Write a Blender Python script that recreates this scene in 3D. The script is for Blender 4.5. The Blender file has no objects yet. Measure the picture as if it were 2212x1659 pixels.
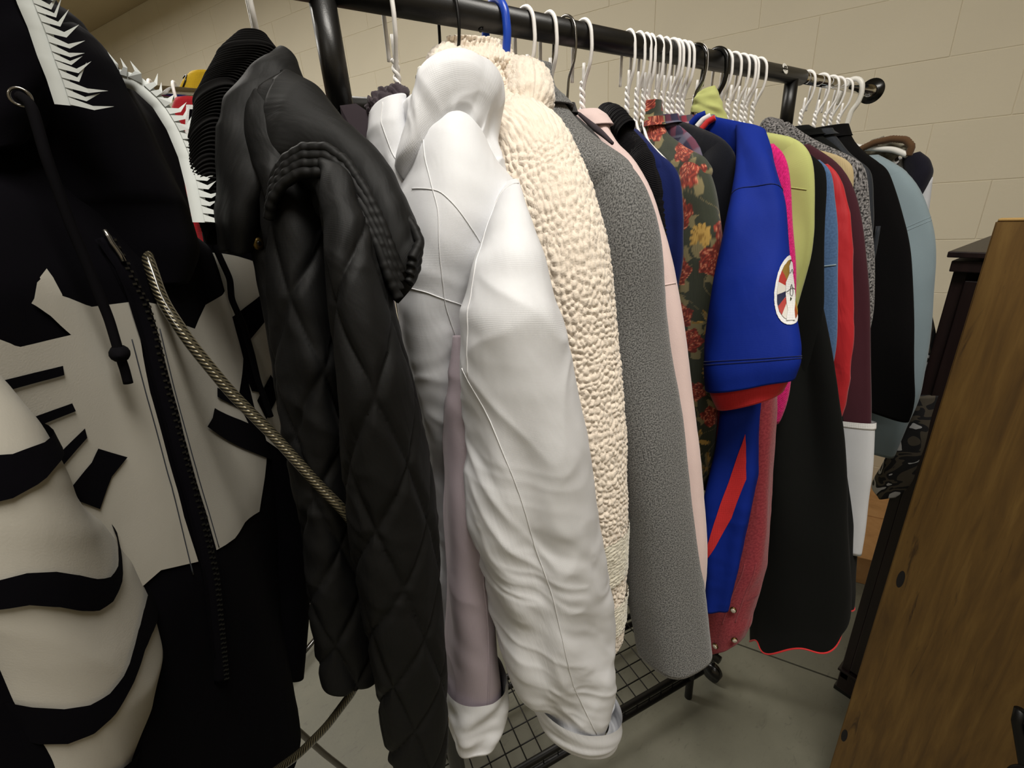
import bpy, bmesh, math, random
import numpy as np
from mathutils import Matrix, Vector
random.seed(7); rng = np.random.RandomState(7)
sc = bpy.context.scene
COL = sc.collection
# ------------------------------------------------------------------ camera
CAM_H = 1.455
cam_d = bpy.data.cameras.new('camera'); cam = bpy.data.objects.new('camera', cam_d); COL.objects.link(cam)
cam_d.sensor_width = 36; cam_d.sensor_fit = 'HORIZONTAL'; cam_d.lens = 985 / 2212 * 36
cam_d.clip_start = .02
RX, RY, RZ = (.80557, -.26565, .52962), (-.58885, -.25980, .76535), (-.06572, -.92840, -.36572)
cam.matrix_world = Matrix(((RX[0], -RX[1], -RX[2], 0), (RY[0], -RY[1], -RY[2], 0), (RZ[0], -RZ[1], -RZ[2], CAM_H), (0, 0, 0, 1)))
sc.camera = cam
# ------------------------------------------------------------------ world, lights, exposure
wd = bpy.data.worlds.new('world'); sc.world = wd; wd.use_nodes = True
wd.node_tree.nodes['Background'].inputs[0].default_value = (.8, .75, .65, 1)
wd.node_tree.nodes['Background'].inputs[1].default_value = .15
def area(name, loc, sx, sy, power, col=(1, .96, .885), rz=0):
    l = bpy.data.lights.new(name, 'AREA'); l.shape = 'RECTANGLE'; l.size = sx; l.size_y = sy; l.energy = power; l.color = col
    o = bpy.data.objects.new(name, l); COL.objects.link(o); o.location = loc; o.rotation_euler = (0, 0, rz); return o
FIX = [(.18, -.42, 3.0, .43), (-.1, 1.95, 3.0, .43), (-1.9, -1.3, 3.0, .43), (-1.1, 3.9, 3.0, .43)]  # after the aisle lamp: unseen lamps added to brighten wall and left side
for k, (pw, f) in enumerate(zip((39, 28, 12, 44), FIX)): area('unseen_lamp_light', (f[0], f[1], 2.93), .5, 1.15, pw, rz=f[3])
sc.view_settings.view_transform = 'Standard'; sc.view_settings.look = 'None'
sc.view_settings.exposure = 0.0; sc.view_settings.gamma = 1; sc.view_settings.use_curve_mapping = False

# ------------------------------------------------------------------ measured outlines (metres)
DATA = {'bj_collar': [(0.1152, 0.47, 1.5818, 0.1261, 0.465, 1.5713), (0.0802, 0.462, 1.5543, 0.126, 0.455, 1.556), (0.0631, 0.457, 1.5299, 0.1311, 0.44, 1.5369),
               (0.0506, 0.45, 1.5037, 0.1328, 0.425, 1.5111), (0.0413, 0.445, 1.4773, 0.1124, 0.415, 1.4796), (0.0362, 0.442, 1.4538, 0.0802, 0.42, 1.4573),
               (0.0336, 0.44, 1.4349, 0.0648, 0.425, 1.432)],
 'bj_hood': [(0.0696, 0.425, 1.5079, 0.0925, 0.435, 1.5472), (0.0687, 0.405, 1.4724, 0.1136, 0.44, 1.5577), (0.0787, 0.395, 1.4818, 0.1287, 0.425, 1.5438),
             (0.091, 0.385, 1.4918, 0.1338, 0.41, 1.5229), (0.1038, 0.372, 1.4916, 0.1347, 0.395, 1.5067), (0.1123, 0.355, 1.4803, 0.14, 0.38, 1.4921),
             (0.1172, 0.338, 1.4599, 0.1436, 0.36, 1.4762), (0.1205, 0.328, 1.4375, 0.1461, 0.34, 1.4622), (0.1214, 0.322, 1.417, 0.1484, 0.325, 1.4477),
             (0.1239, 0.32, 1.4013, 0.1454, 0.312, 1.4329), (0.1279, 0.318, 1.3965, 0.139, 0.314, 1.4135)],
 'bj_placket': [(0.0558, 0.44, 1.4415, 0.0745, 0.43, 1.4399), (0.0556, 0.44, 1.4041, 0.0783, 0.42, 1.4026), (0.0528, 0.44, 1.356, 0.077, 0.42, 1.3545),
                (0.0482, 0.44, 1.2949, 0.0691, 0.415, 1.2963), (0.0431, 0.43, 1.2372, 0.0616, 0.41, 1.2386), (0.0392, 0.43, 1.1915, 0.0605, 0.41, 1.1922),
                (0.0331, 0.43, 1.1378, 0.0545, 0.41, 1.139), (0.0269, 0.43, 1.0797, 0.0463, 0.41, 1.0829), (0.0232, 0.43, 1.0217, 0.0367, 0.41, 1.0304),
                (0.0223, 0.43, 0.9788, 0.028, 0.41, 0.9951), (0.0228, 0.43, 0.9662, 0.0235, 0.41, 0.9875)],
 'bj_rib': [(0.0885, 0.485, 1.5922, 0.1135, 0.485, 1.5937), (0.0708, 0.48, 1.5762, 0.1177, 0.475, 1.5826), (0.0582, 0.475, 1.5586, 0.1023, 0.47, 1.5688),
            (0.0467, 0.47, 1.5352, 0.0811, 0.46, 1.5524), (0.0377, 0.465, 1.5087, 0.0641, 0.455, 1.5296), (0.0326, 0.46, 1.4852, 0.0512, 0.45, 1.5037),
            (0.0296, 0.455, 1.4613, 0.0419, 0.445, 1.4773), (0.0288, 0.45, 1.4404, 0.0372, 0.44, 1.4537)],
 'bj_rim_far': [(0.1207, 0.372, 1.5018), (0.1256, 0.362, 1.491), (0.1311, 0.35, 1.4792), (0.1364, 0.335, 1.4674), (0.1392, 0.322, 1.4545), (0.142, 0.312, 1.445),
                (0.1418, 0.304, 1.4343), (0.1322, 0.3, 1.4248)],
 'bj_rim_near': [(0.0623, 0.372, 1.463), (0.0658, 0.366, 1.4743), (0.0739, 0.36, 1.4839), (0.0849, 0.352, 1.4897), (0.0969, 0.342, 1.4886), (0.1044, 0.33, 1.4786),
                 (0.109, 0.316, 1.4597), (0.1125, 0.306, 1.4392), (0.1143, 0.3, 1.4209), (0.1176, 0.298, 1.4068)],
 'bj_sleeve': [(0.09, 0.385, 1.4875, 0.1158, 0.36, 1.4788), (0.0942, 0.355, 1.4672, 0.1219, 0.338, 1.4529), (0.0907, 0.342, 1.44, 0.1195, 0.325, 1.425),
               (0.0864, 0.338, 1.4157, 0.1198, 0.32, 1.4026), (0.0829, 0.335, 1.3905, 0.1211, 0.315, 1.3759), (0.0777, 0.33, 1.3511, 0.1234, 0.31, 1.3403),
               (0.0705, 0.33, 1.2966, 0.1264, 0.31, 1.2879), (0.0639, 0.33, 1.2449, 0.125, 0.31, 1.2264), (0.0575, 0.33, 1.1927, 0.1214, 0.31, 1.169),
               (0.0514, 0.33, 1.1187, 0.1138, 0.31, 1.0905), (0.0492, 0.33, 1.0558, 0.1058, 0.31, 1.0215), (0.0459, 0.33, 1.0072, 0.0996, 0.31, 0.9721),
               (0.0467, 0.33, 0.9717, 0.0928, 0.31, 0.9424), (0.0562, 0.33, 0.9396, 0.0798, 0.31, 0.9339)],
 'bj_torso': [(0.0912, 0.47, 1.5403, 0.12, 0.44, 1.5364), (0.0843, 0.45, 1.5104, 0.1195, 0.41, 1.5025), (0.0793, 0.43, 1.4749, 0.1204, 0.4, 1.4681),
              (0.0769, 0.42, 1.4399, 0.1166, 0.39, 1.4367), (0.0729, 0.415, 1.3963, 0.1084, 0.385, 1.3938), (0.0646, 0.41, 1.3429, 0.1022, 0.38, 1.3404),
              (0.056, 0.41, 1.2841, 0.0949, 0.38, 1.2815), (0.0451, 0.41, 1.2104, 0.0871, 0.38, 1.2065), (0.0366, 0.41, 1.1438, 0.0813, 0.38, 1.1383),
              (0.0316, 0.41, 1.0868, 0.0748, 0.38, 1.0756), (0.0312, 0.41, 1.0347, 0.0687, 0.38, 1.0134)],
 'black2': [(0.775, 0.3402, 1.4992), (0.7711, 0.3247, 1.4885), (0.7677, 0.311, 1.4812), (0.7658, 0.3035, 1.4718), (0.7647, 0.2991, 1.4485), (0.7643, 0.2975, 1.4256),
            (0.7632, 0.2932, 1.3953), (0.7623, 0.2894, 1.3714), (0.7574, 0.27, 1.266)],
 'blackflare': [(0.7316, 0.3471, 1.4643), (0.7273, 0.3302, 1.4518), (0.7244, 0.3185, 1.4387), (0.7204, 0.3024, 1.4048), (0.7165, 0.2867, 1.3687), (0.7124, 0.27, 1.3271),
                (0.7081, 0.2528, 1.279), (0.702, 0.2285, 1.2204), (0.6956, 0.2026, 1.1505), (0.6893, 0.1775, 1.0696), (0.6835, 0.1541, 0.9884), (0.6804, 0.1417, 0.9351),
                (0.6783, 0.1335, 0.8776)],
 'blackflare_skirt': [(0.7707, 0.378, 1.4626, 0.7848, 0.36, 1.4557), (0.7626, 0.369, 1.4363, 0.794, 0.3465, 1.4351), (0.7614, 0.36, 1.3964, 0.7893, 0.3285, 1.3954),
                      (0.7596, 0.351, 1.3486, 0.7864, 0.3105, 1.3509), (0.7575, 0.342, 1.2923, 0.7835, 0.2898, 1.2939), (0.7562, 0.333, 1.2181, 0.7864, 0.2664, 1.2229),
                      (0.7492, 0.324, 1.1412, 0.786, 0.243, 1.1539), (0.7411, 0.315, 1.0608, 0.7898, 0.2232, 1.087), (0.7302, 0.306, 0.9773, 0.7942, 0.2025, 1.0047),
                      (0.7228, 0.297, 0.8772, 0.7926, 0.18, 0.9224), (0.7131, 0.288, 0.7822, 0.7998, 0.1665, 0.8447), (0.7088, 0.279, 0.689, 0.802, 0.1575, 0.7831),
                      (0.711, 0.2745, 0.6303, 0.7825, 0.153, 0.7578)],
 'blackhood': [(1.2019, 0.455, 1.5622), (1.2002, 0.4473, 1.5406), (1.1956, 0.4259, 1.5182), (1.189, 0.3959, 1.4936), (1.1831, 0.369, 1.4792), (1.1809, 0.359, 1.4692),
               (1.1788, 0.3498, 1.4519), (1.1748, 0.3312, 1.4159), (1.1712, 0.315, 1.3801), (1.168, 0.3003, 1.347), (1.1657, 0.29, 1.3136), (1.1635, 0.2799, 1.2737),
               (1.1576, 0.2531, 1.171), (1.1522, 0.2286, 1.0649), (1.1495, 0.216, 1.0182)],
 'burgundy': [(0.8525, 0.3702, 1.5122), (0.8478, 0.3513, 1.5009), (0.8393, 0.3174, 1.4789), (0.8361, 0.3047, 1.4709), (0.8337, 0.2948, 1.4565), (0.8315, 0.2863, 1.4392),
              (0.8291, 0.2765, 1.415), (0.8263, 0.2652, 1.3902), (0.8247, 0.2591, 1.3659), (0.821, 0.2442, 1.3107), (0.814, 0.2162, 1.1788), (0.8103, 0.2014, 1.1122),
              (0.8064, 0.1857, 1.0215), (0.8057, 0.1828, 0.9767), (0.8038, 0.1752, 0.9176), (0.8029, 0.1717, 0.8672)],
 'cable': [(-0.0143, 0.47, 1.4545), (-0.0136, 0.435, 1.4369), (-0.0134, 0.42, 1.4065), (-0.0052, 0.405, 1.376), (0.0099, 0.39, 1.3352), (0.0299, 0.372, 1.295),
           (0.0478, 0.352, 1.254), (0.0596, 0.338, 1.2313), (0.0716, 0.345, 1.1894), (0.0795, 0.365, 1.133), (0.0751, 0.375, 1.0797), (0.0572, 0.375, 1.0381),
           (0.0347, 0.38, 0.9935), (0.0009, 0.39, 0.9556), (-0.0305, 0.4, 0.9298), (-0.0724, 0.42, 0.9012)],
 'cable_low': [(-0.058, 0.56, 0.8741), (-0.0494, 0.56, 0.8382), (-0.0347, 0.56, 0.7694), (-0.0125, 0.56, 0.6887), (0.0139, 0.56, 0.6032), (0.069, 0.56, 0.4491)],
 'camo': [(1.3031, 0.3657, 1.468), (1.3017, 0.3586, 1.4928), (1.298, 0.3404, 1.4856), (1.2951, 0.3256, 1.4645), (1.2912, 0.3063, 1.3907), (1.2785, 0.2426, 1.1598)],
 'camo_low': [(1.31, 0.2632, 0.9826, 1.31, 0.205, 1.0), (1.31, 0.2649, 0.9033, 1.31, 0.2052, 0.9251), (1.31, 0.2741, 0.8229, 1.31, 0.2026, 0.8534),
              (1.31, 0.2846, 0.7464, 1.31, 0.2016, 0.7866), (1.31, 0.288, 0.7109, 1.31, 0.2119, 0.7418), (1.31, 0.2688, 0.6939, 1.31, 0.2265, 0.7233)],
 'cord_left': [(-0.0409, 0.37, 1.5238), (-0.0372, 0.366, 1.5203), (-0.0378, 0.364, 1.5099), (-0.039, 0.362, 1.4944), (-0.04, 0.362, 1.462), (-0.0396, 0.362, 1.4315),
               (-0.0395, 0.362, 1.4068), (-0.0409, 0.36, 1.3857), (-0.0413, 0.36, 1.3752), (-0.0422, 0.36, 1.3668)],
 'cord_right': [(0.0351, 0.53, 1.4481), (0.0377, 0.52, 1.4251), (0.0401, 0.515, 1.4067), (0.0362, 0.51, 1.3889), (0.0395, 0.505, 1.362), (0.039, 0.5, 1.335),
                (0.0377, 0.5, 1.308), (0.0399, 0.5, 1.2672)],
 'denim': [(0.7972, 0.3289, 1.4859), (0.794, 0.3163, 1.4792), (0.7923, 0.3096, 1.4744), (0.7908, 0.3036, 1.4595), (0.7896, 0.2985, 1.436), (0.7864, 0.2858, 1.3998),
           (0.784, 0.2762, 1.3494), (0.7802, 0.2609, 1.2623), (0.7778, 0.2514, 1.2088)],
 'denim_red': [(0.65, 0.3264, 1.1999, 0.66, 0.2818, 1.2084), (0.645, 0.3199, 1.1577, 0.655, 0.2766, 1.1753), (0.64, 0.3122, 1.0989, 0.65, 0.2684, 1.12),
               (0.635, 0.3043, 1.0188, 0.645, 0.2584, 1.0373), (0.625, 0.2975, 0.9298, 0.64, 0.247, 0.9534), (0.615, 0.2996, 0.8562, 0.63, 0.2398, 0.8954),
               (0.605, 0.3099, 0.7923, 0.62, 0.2423, 0.8422), (0.6, 0.3157, 0.7471, 0.615, 0.2452, 0.803), (0.6, 0.3142, 0.7028, 0.61, 0.2442, 0.7796),
               (0.6, 0.31, 0.668, 0.61, 0.2497, 0.7468)],
 'floral': [(0.6359, 0.518, 1.5792), (0.6308, 0.4977, 1.5604), (0.6236, 0.4683, 1.5344), (0.6138, 0.4288, 1.511), (0.6052, 0.3941, 1.4952), (0.6011, 0.3782, 1.4787),
            (0.5981, 0.3658, 1.4546), (0.5953, 0.3546, 1.4204), (0.5936, 0.3477, 1.4032), (0.5929, 0.345, 1.3763), (0.5923, 0.3424, 1.3321), (0.5914, 0.339, 1.2679),
            (0.5897, 0.3322, 1.2005), (0.5881, 0.3257, 1.1349), (0.5872, 0.3218, 1.0825), (0.5877, 0.324, 1.056), (0.5909, 0.3369, 1.0124)],
 'grey': [(0.4, 0.5148, 1.607), (0.4, 0.5031, 1.5983), (0.4, 0.4861, 1.5835), (0.4, 0.4603, 1.565), (0.4, 0.4306, 1.5378), (0.4, 0.3925, 1.513), (0.4, 0.3611, 1.4965),
          (0.4, 0.354, 1.493), (0.4, 0.3384, 1.4792), (0.4, 0.3298, 1.4668), (0.4, 0.3189, 1.4459), (0.4, 0.3072, 1.4061), (0.4, 0.3024, 1.365), (0.4, 0.2984, 1.3326),
          (0.4, 0.2901, 1.293), (0.4, 0.2775, 1.2482), (0.4, 0.2644, 1.2021), (0.4, 0.251, 1.1355), (0.4, 0.2413, 1.0842), (0.4, 0.225, 1.0058), (0.4, 0.2107, 0.9344),
          (0.4, 0.203, 0.8974)],
 'hoodie_far_sleeve': [(0.0331, 0.56, 1.4502, 0.0679, 0.57, 1.438), (0.0318, 0.55, 1.4154, 0.0717, 0.57, 1.3991), (0.0248, 0.545, 1.3708, 0.0704, 0.565, 1.3488),
                       (0.0164, 0.54, 1.3196, 0.0658, 0.56, 1.2963), (0.0106, 0.54, 1.2686, 0.0592, 0.56, 1.2398), (0.0091, 0.54, 1.2182, 0.053, 0.56, 1.1857),
                       (0.011, 0.54, 1.1687, 0.0478, 0.56, 1.1344), (0.0048, 0.54, 1.1129, 0.0423, 0.56, 1.0726), (-0.02, 0.54, 1.0207, 0.0219, 0.56, 0.9753),
                       (-0.0473, 0.54, 0.9301, -0.0077, 0.56, 0.8756)],
 'hoodie_flap': [(-0.0666, 0.41, 1.5898, -0.0296, 0.405, 1.5848), (-0.0715, 0.41, 1.5722, -0.0303, 0.405, 1.5745), (-0.0758, 0.41, 1.556, -0.0294, 0.405, 1.5631),
                 (-0.0802, 0.41, 1.5393, -0.0301, 0.405, 1.5478), (-0.084, 0.41, 1.5242, -0.0302, 0.405, 1.5353), (-0.0861, 0.41, 1.5088, -0.0332, 0.405, 1.5235),
                 (-0.0884, 0.41, 1.4928, -0.0432, 0.405, 1.5064)],
 'hoodie_hood': [(-0.0766, 0.42, 1.6112, -0.0396, 0.55, 1.6368), (-0.0804, 0.42, 1.5854, -0.0321, 0.56, 1.6064), (-0.0828, 0.42, 1.5619, -0.0231, 0.575, 1.5836),
                 (-0.0846, 0.42, 1.539, -0.0008, 0.58, 1.5676), (-0.0866, 0.42, 1.5147, 0.0139, 0.57, 1.5377), (-0.0886, 0.42, 1.4888, 0.0165, 0.555, 1.498),
                 (-0.0891, 0.42, 1.4662, 0.0154, 0.54, 1.4639), (-0.0848, 0.42, 1.4444, 0.0148, 0.52, 1.4319), (-0.0801, 0.42, 1.4208, 0.0002, 0.5, 1.4068)],
 'hoodie_print': {'bar_right': [(0.0475, 1.316), (0.078, 1.292), (0.0743, 1.2814), (0.043, 1.3087)],
                  'bar_right_wide': [(0.0319, 1.302), (0.0663, 1.2739), (0.1117, 1.2338), (0.0958, 1.2105), (0.0043, 1.2963), (0.0206, 1.2972)],
                  'chevron_a': [(-0.141, 1.404), (-0.1321, 1.3944), (-0.1274, 1.3889), (-0.0941, 1.3852), (-0.0955, 1.3801), (-0.1314, 1.3837), (-0.1352, 1.3883),
                                (-0.1444, 1.3972)],
                  'chevron_b': [(-0.1516, 1.3828), (-0.1421, 1.3747), (-0.1311, 1.3663), (-0.0988, 1.3637), (-0.0987, 1.3586), (-0.134, 1.3608), (-0.1447, 1.3697),
                                (-0.154, 1.3781)],
                  'chevron_c': [(-0.141, 1.3473), (-0.1275, 1.3373), (-0.098, 1.347), (-0.0989, 1.3412), (-0.1267, 1.3299), (-0.1336, 1.3344)],
                  'panel_left': [(-0.0745, 1.438), (-0.0745, 1.4221), (-0.0598, 1.4123), (-0.0306, 1.4095), (-0.0346, 1.3893), (-0.0472, 1.3493), (-0.056, 1.2985),
                                 (-0.0615, 1.2539), (-0.0628, 1.2129), (-0.0894, 1.2306), (-0.1194, 1.231), (-0.132, 1.282), (-0.1428, 1.3224), (-0.1621, 1.3621),
                                 (-0.1359, 1.4225), (-0.1229, 1.4125), (-0.1101, 1.4016), (-0.0801, 1.3999), (-0.0855, 1.4109), (-0.0933, 1.4217), (-0.0841, 1.4316)],
                  'panel_right': [(-0.0153, 1.4059), (0.0032, 1.3997), (0.0197, 1.382), (0.0405, 1.3729), (0.0679, 1.3882), (0.1003, 1.3907), (0.1383, 1.4031),
                                  (0.1045, 1.3333), (0.0718, 1.2906), (0.0782, 1.2619), (0.0897, 1.217), (0.0584, 1.1706), (0.02, 1.1857), (-0.0133, 1.1942),
                                  (-0.0472, 1.2086), (-0.041, 1.273), (-0.0313, 1.3315), (-0.0187, 1.3781)],
                  'wedge': [(-0.0955, 1.332), (-0.0813, 1.3172), (-0.0945, 1.3114), (-0.1086, 1.2971), (-0.1234, 1.3176), (-0.1024, 1.3263)]},
 'hoodie_sleeve': [(-0.1318, 0.33, 1.4277, -0.1143, 0.345, 1.3835), (-0.1303, 0.33, 1.402, -0.0976, 0.345, 1.3535), (-0.1304, 0.33, 1.3766, -0.0824, 0.34, 1.3208),
                   (-0.1318, 0.33, 1.3494, -0.0757, 0.335, 1.2923), (-0.1346, 0.33, 1.3204, -0.0759, 0.33, 1.2565), (-0.1377, 0.33, 1.2889, -0.0769, 0.33, 1.218),
                   (-0.1425, 0.33, 1.2556, -0.0806, 0.33, 1.178), (-0.1505, 0.33, 1.2221, -0.095, 0.33, 1.1444), (-0.16, 0.33, 1.1834, -0.1133, 0.33, 1.1113),
                   (-0.1726, 0.33, 1.1351, -0.1315, 0.33, 1.0714), (-0.1887, 0.33, 1.0754, -0.1523, 0.33, 1.0179)],
 'hook': {'black2': (0.815, 0.25),
          'blackflare': (0.77, 0.25),
          'blackhood': (1.212, 0.22),
          'burgundy': (0.885, 0.25),
          'camo': (1.33, 0.2),
          'denim': (0.84, 0.25),
          'floral': (0.632, 0.25),
          'grey': (0.4, 0.0),
          'jersey': (0.705, 0.25),
          'knit': (0.545, 0.25),
          'lightblue': (1.293, 0.2),
          'lime': (0.79, 0.25),
          'magenta': (0.745, 0.25),
          'navyfleece': (0.582, 0.25),
          'pink': (0.486, 0.22),
          'red': (0.862, 0.25),
          'sherpa': (0.335, 0.1),
          'slate': (1.12, 0.25),
          'tan': (0.91, 0.25),
          'tweed': (0.94, 0.25),
          'velvet': (0.672, 0.25)},
 'jc_blue': [(0.672, 0.4602, 1.5467), (0.675, 0.4523, 1.5551), (0.68, 0.4424, 1.5578)],
 'jc_red': [(0.664, 0.4368, 1.5375), (0.668, 0.4306, 1.5455), (0.672, 0.4215, 1.5499)],
 'jc_white': [(0.666, 0.4459, 1.5419), (0.67, 0.4396, 1.5499), (0.675, 0.4308, 1.5539)],
 'jersey': [(0.6879, 0.4322, 1.5533), (0.672, 0.3684, 1.5335), (0.6673, 0.3498, 1.5257), (0.6651, 0.3412, 1.5175), (0.6633, 0.3337, 1.5042), (0.6612, 0.3255, 1.4904),
            (0.6582, 0.3133, 1.4596), (0.6565, 0.3064, 1.4378), (0.6544, 0.2982, 1.4153), (0.6517, 0.2875, 1.3632), (0.6459, 0.264, 1.2824), (0.6427, 0.2513, 1.258),
            (0.6421, 0.2488, 1.2249), (0.6449, 0.2599, 1.2065)],
 'jersey_lining': [(0.55, 0.3222, 1.2174, 0.565, 0.2245, 1.254), (0.55, 0.3145, 1.1956, 0.565, 0.2262, 1.237), (0.552, 0.3044, 1.1787, 0.565, 0.231, 1.2185)],
 'jersey_lower': [(0.6, 0.3278, 1.2128, 0.61, 0.2781, 1.2227), (0.595, 0.3251, 1.1566, 0.605, 0.2751, 1.1769), (0.59, 0.321, 1.0981, 0.6, 0.2678, 1.1161),
                  (0.58, 0.32, 1.0456, 0.59, 0.2574, 1.0717), (0.57, 0.3201, 1.0077, 0.585, 0.2564, 1.0271), (0.565, 0.3117, 0.9534, 0.58, 0.2567, 0.9798),
                  (0.56, 0.3003, 0.8944, 0.575, 0.2565, 0.9125), (0.555, 0.2937, 0.8263, 0.57, 0.2609, 0.8395)],
 'jersey_sleeve': [(0.665, 0.3851, 1.5338, 0.665, 0.345, 1.5213), (0.645, 0.3697, 1.5092, 0.655, 0.3276, 1.4987), (0.62, 0.3513, 1.4783, 0.64, 0.3095, 1.4705),
                   (0.605, 0.3436, 1.4481, 0.625, 0.2942, 1.4446), (0.59, 0.3386, 1.4154, 0.61, 0.2794, 1.4133), (0.578, 0.3364, 1.3794, 0.598, 0.2665, 1.3782),
                   (0.565, 0.3335, 1.3417, 0.585, 0.2531, 1.346), (0.555, 0.3321, 1.2983, 0.572, 0.2357, 1.3073), (0.55, 0.3304, 1.2587, 0.565, 0.2216, 1.2788),
                   (0.545, 0.3256, 1.228, 0.56, 0.2168, 1.2618), (0.545, 0.3191, 1.204, 0.56, 0.2217, 1.2431)],
 'knit': [(0.5438, 0.4972, 1.5665), (0.5397, 0.4815, 1.5592), (0.5344, 0.4601, 1.5366), (0.5268, 0.4294, 1.5205), (0.5219, 0.4098, 1.5017), (0.5181, 0.3947, 1.4752),
          (0.5162, 0.3868, 1.4428), (0.5155, 0.3838, 1.4263), (0.5123, 0.371, 1.3768), (0.509, 0.3579, 1.3254)],
 'lightblue': [(1.2757, 0.4142, 1.5025), (1.2744, 0.4077, 1.4999), (1.2669, 0.3698, 1.4767), (1.2603, 0.3368, 1.454), (1.2577, 0.3238, 1.4334), (1.254, 0.3057, 1.3997),
               (1.2502, 0.2863, 1.3567), (1.2483, 0.2768, 1.3311), (1.2465, 0.2678, 1.2974), (1.2452, 0.2611, 1.2639), (1.242, 0.2452, 1.1746), (1.2408, 0.2391, 1.1179),
               (1.2399, 0.2347, 1.0384), (1.2391, 0.2307, 0.9849), (1.2403, 0.2366, 0.9645), (1.2424, 0.2474, 0.8448)],
 'lime': [(0.7666, 0.4068, 1.5333), (0.7629, 0.392, 1.5292), (0.7547, 0.3594, 1.5203), (0.7492, 0.3372, 1.5113), (0.7462, 0.3253, 1.5001), (0.7437, 0.3153, 1.4875),
          (0.7428, 0.3116, 1.478), (0.7412, 0.3054, 1.4438), (0.7402, 0.3012, 1.4095), (0.7387, 0.2952, 1.3686)],
 'lime_collar': [(0.725, 0.4797, 1.5994, 0.735, 0.4655, 1.602), (0.725, 0.4901, 1.5928, 0.735, 0.4556, 1.5861), (0.725, 0.495, 1.5844, 0.735, 0.4501, 1.5699),
                 (0.725, 0.4964, 1.5719, 0.735, 0.4446, 1.5536)],
 'magenta': [(0.7083, 0.354, 1.509), (0.7043, 0.3379, 1.4985), (0.7018, 0.328, 1.4834), (0.6991, 0.3171, 1.4427), (0.6963, 0.3056, 1.3953), (0.693, 0.2925, 1.3343),
             (0.6909, 0.2843, 1.27), (0.6894, 0.2779, 1.2161), (0.6891, 0.2768, 1.1875), (0.6887, 0.2754, 1.1483), (0.6907, 0.2834, 1.112)],
 'misc': {'barA': (-0.0213, 1.4011, 0.03),
          'barB': (0.0734, 1.4655, 0.03),
          'caster': (-0.1537, 1.2542, 0.03),
          'g1': (0.4174, 0.7762, 0.12),
          'g2': (0.3893, 0.6095, 0.12),
          's4': (0.4906, 0.8037, 0.12),
          'sA': (0.4097, 0.5935, 0.12),
          'sB': (0.7381, 0.5379, 0.12),
          'shelf1': (0.3186, 0.6652, 0.12),
          'shelf2': (0.7453, 0.5437, 0.12),
          'shelf3': (0.4491, 0.8121, 0.12),
          'tanbox1': (2.515, 0.5616, 0.0),
          'tanbox2': (1.8112, 0.3516, 0.0)},
 'navyfleece': [(0.5856, 0.5164, 1.5434), (0.571, 0.4576, 1.5216), (0.5642, 0.4307, 1.5009), (0.5573, 0.4031, 1.4865), (0.5549, 0.3934, 1.471), (0.5537, 0.3887, 1.4493),
                (0.5518, 0.3809, 1.3955), (0.5514, 0.3793, 1.3796), (0.5524, 0.3831, 1.3462), (0.5527, 0.3844, 1.3213)],
 'pink': [(0.4786, 0.47, 1.558), (0.4749, 0.4534, 1.549), (0.4707, 0.4344, 1.5289), (0.469, 0.4261, 1.5174), (0.463, 0.3985, 1.5008), (0.4595, 0.3826, 1.4928),
          (0.4557, 0.3654, 1.4756), (0.4533, 0.3545, 1.452), (0.4499, 0.3388, 1.4228), (0.4457, 0.3195, 1.3861), (0.4437, 0.3104, 1.3568), (0.4411, 0.2984, 1.3277),
          (0.4387, 0.2869, 1.2826), (0.4356, 0.2728, 1.2281), (0.4316, 0.2546, 1.1639), (0.4297, 0.2457, 1.1215), (0.4283, 0.2393, 1.0907), (0.4263, 0.2301, 1.0481),
          (0.4256, 0.227, 0.9833), (0.426, 0.2286, 0.9505)],
 'red': [(0.8183, 0.3254, 1.4799), (0.8142, 0.3092, 1.4716), (0.8129, 0.3041, 1.4614), (0.8103, 0.2936, 1.4405), (0.8079, 0.2838, 1.4165), (0.8051, 0.2728, 1.3862),
         (0.8033, 0.2654, 1.3549), (0.7996, 0.2506, 1.2867), (0.7969, 0.2396, 1.2375), (0.7962, 0.2369, 1.2068), (0.7953, 0.2334, 1.1649), (0.7949, 0.2317, 1.1166)],
 'redshirt': [(0.0665, 0.9, 1.6298, 0.1004, 0.9, 1.6318), (0.0559, 0.9, 1.6159, 0.0994, 0.9, 1.615), (0.0483, 0.9, 1.5891, 0.0929, 0.9, 1.5841),
              (0.0309, 0.9, 1.5152, 0.0741, 0.9, 1.5138), (-0.0016, 0.9, 1.3829, 0.0375, 0.9, 1.3774), (-0.036, 0.9, 1.2376, -0.0023, 0.9, 1.2287)],
 'sherpa': [(0.3341, 0.5141, 1.6242), (0.3321, 0.495, 1.6159), (0.3293, 0.4713, 1.6008), (0.3284, 0.4662, 1.5852), (0.3281, 0.4623, 1.5696), (0.326, 0.4283, 1.5575),
            (0.3237, 0.4037, 1.5508), (0.321, 0.3786, 1.5367), (0.3194, 0.3656, 1.524), (0.3185, 0.3582, 1.5095), (0.3177, 0.3497, 1.4972), (0.317, 0.3413, 1.4857),
            (0.316, 0.3302, 1.4686), (0.3153, 0.3216, 1.4483), (0.3142, 0.3097, 1.4193), (0.3137, 0.3036, 1.3957), (0.3133, 0.2988, 1.365), (0.313, 0.2955, 1.3396),
            (0.3124, 0.2896, 1.2995), (0.3119, 0.2844, 1.2651), (0.3114, 0.279, 1.2328), (0.311, 0.2744, 1.1863), (0.3108, 0.2724, 1.1357), (0.3106, 0.2701, 1.0769),
            (0.3107, 0.2705, 1.024), (0.3107, 0.2703, 0.997), (0.3105, 0.2686, 0.9491), (0.3108, 0.2722, 0.9259)],
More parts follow.
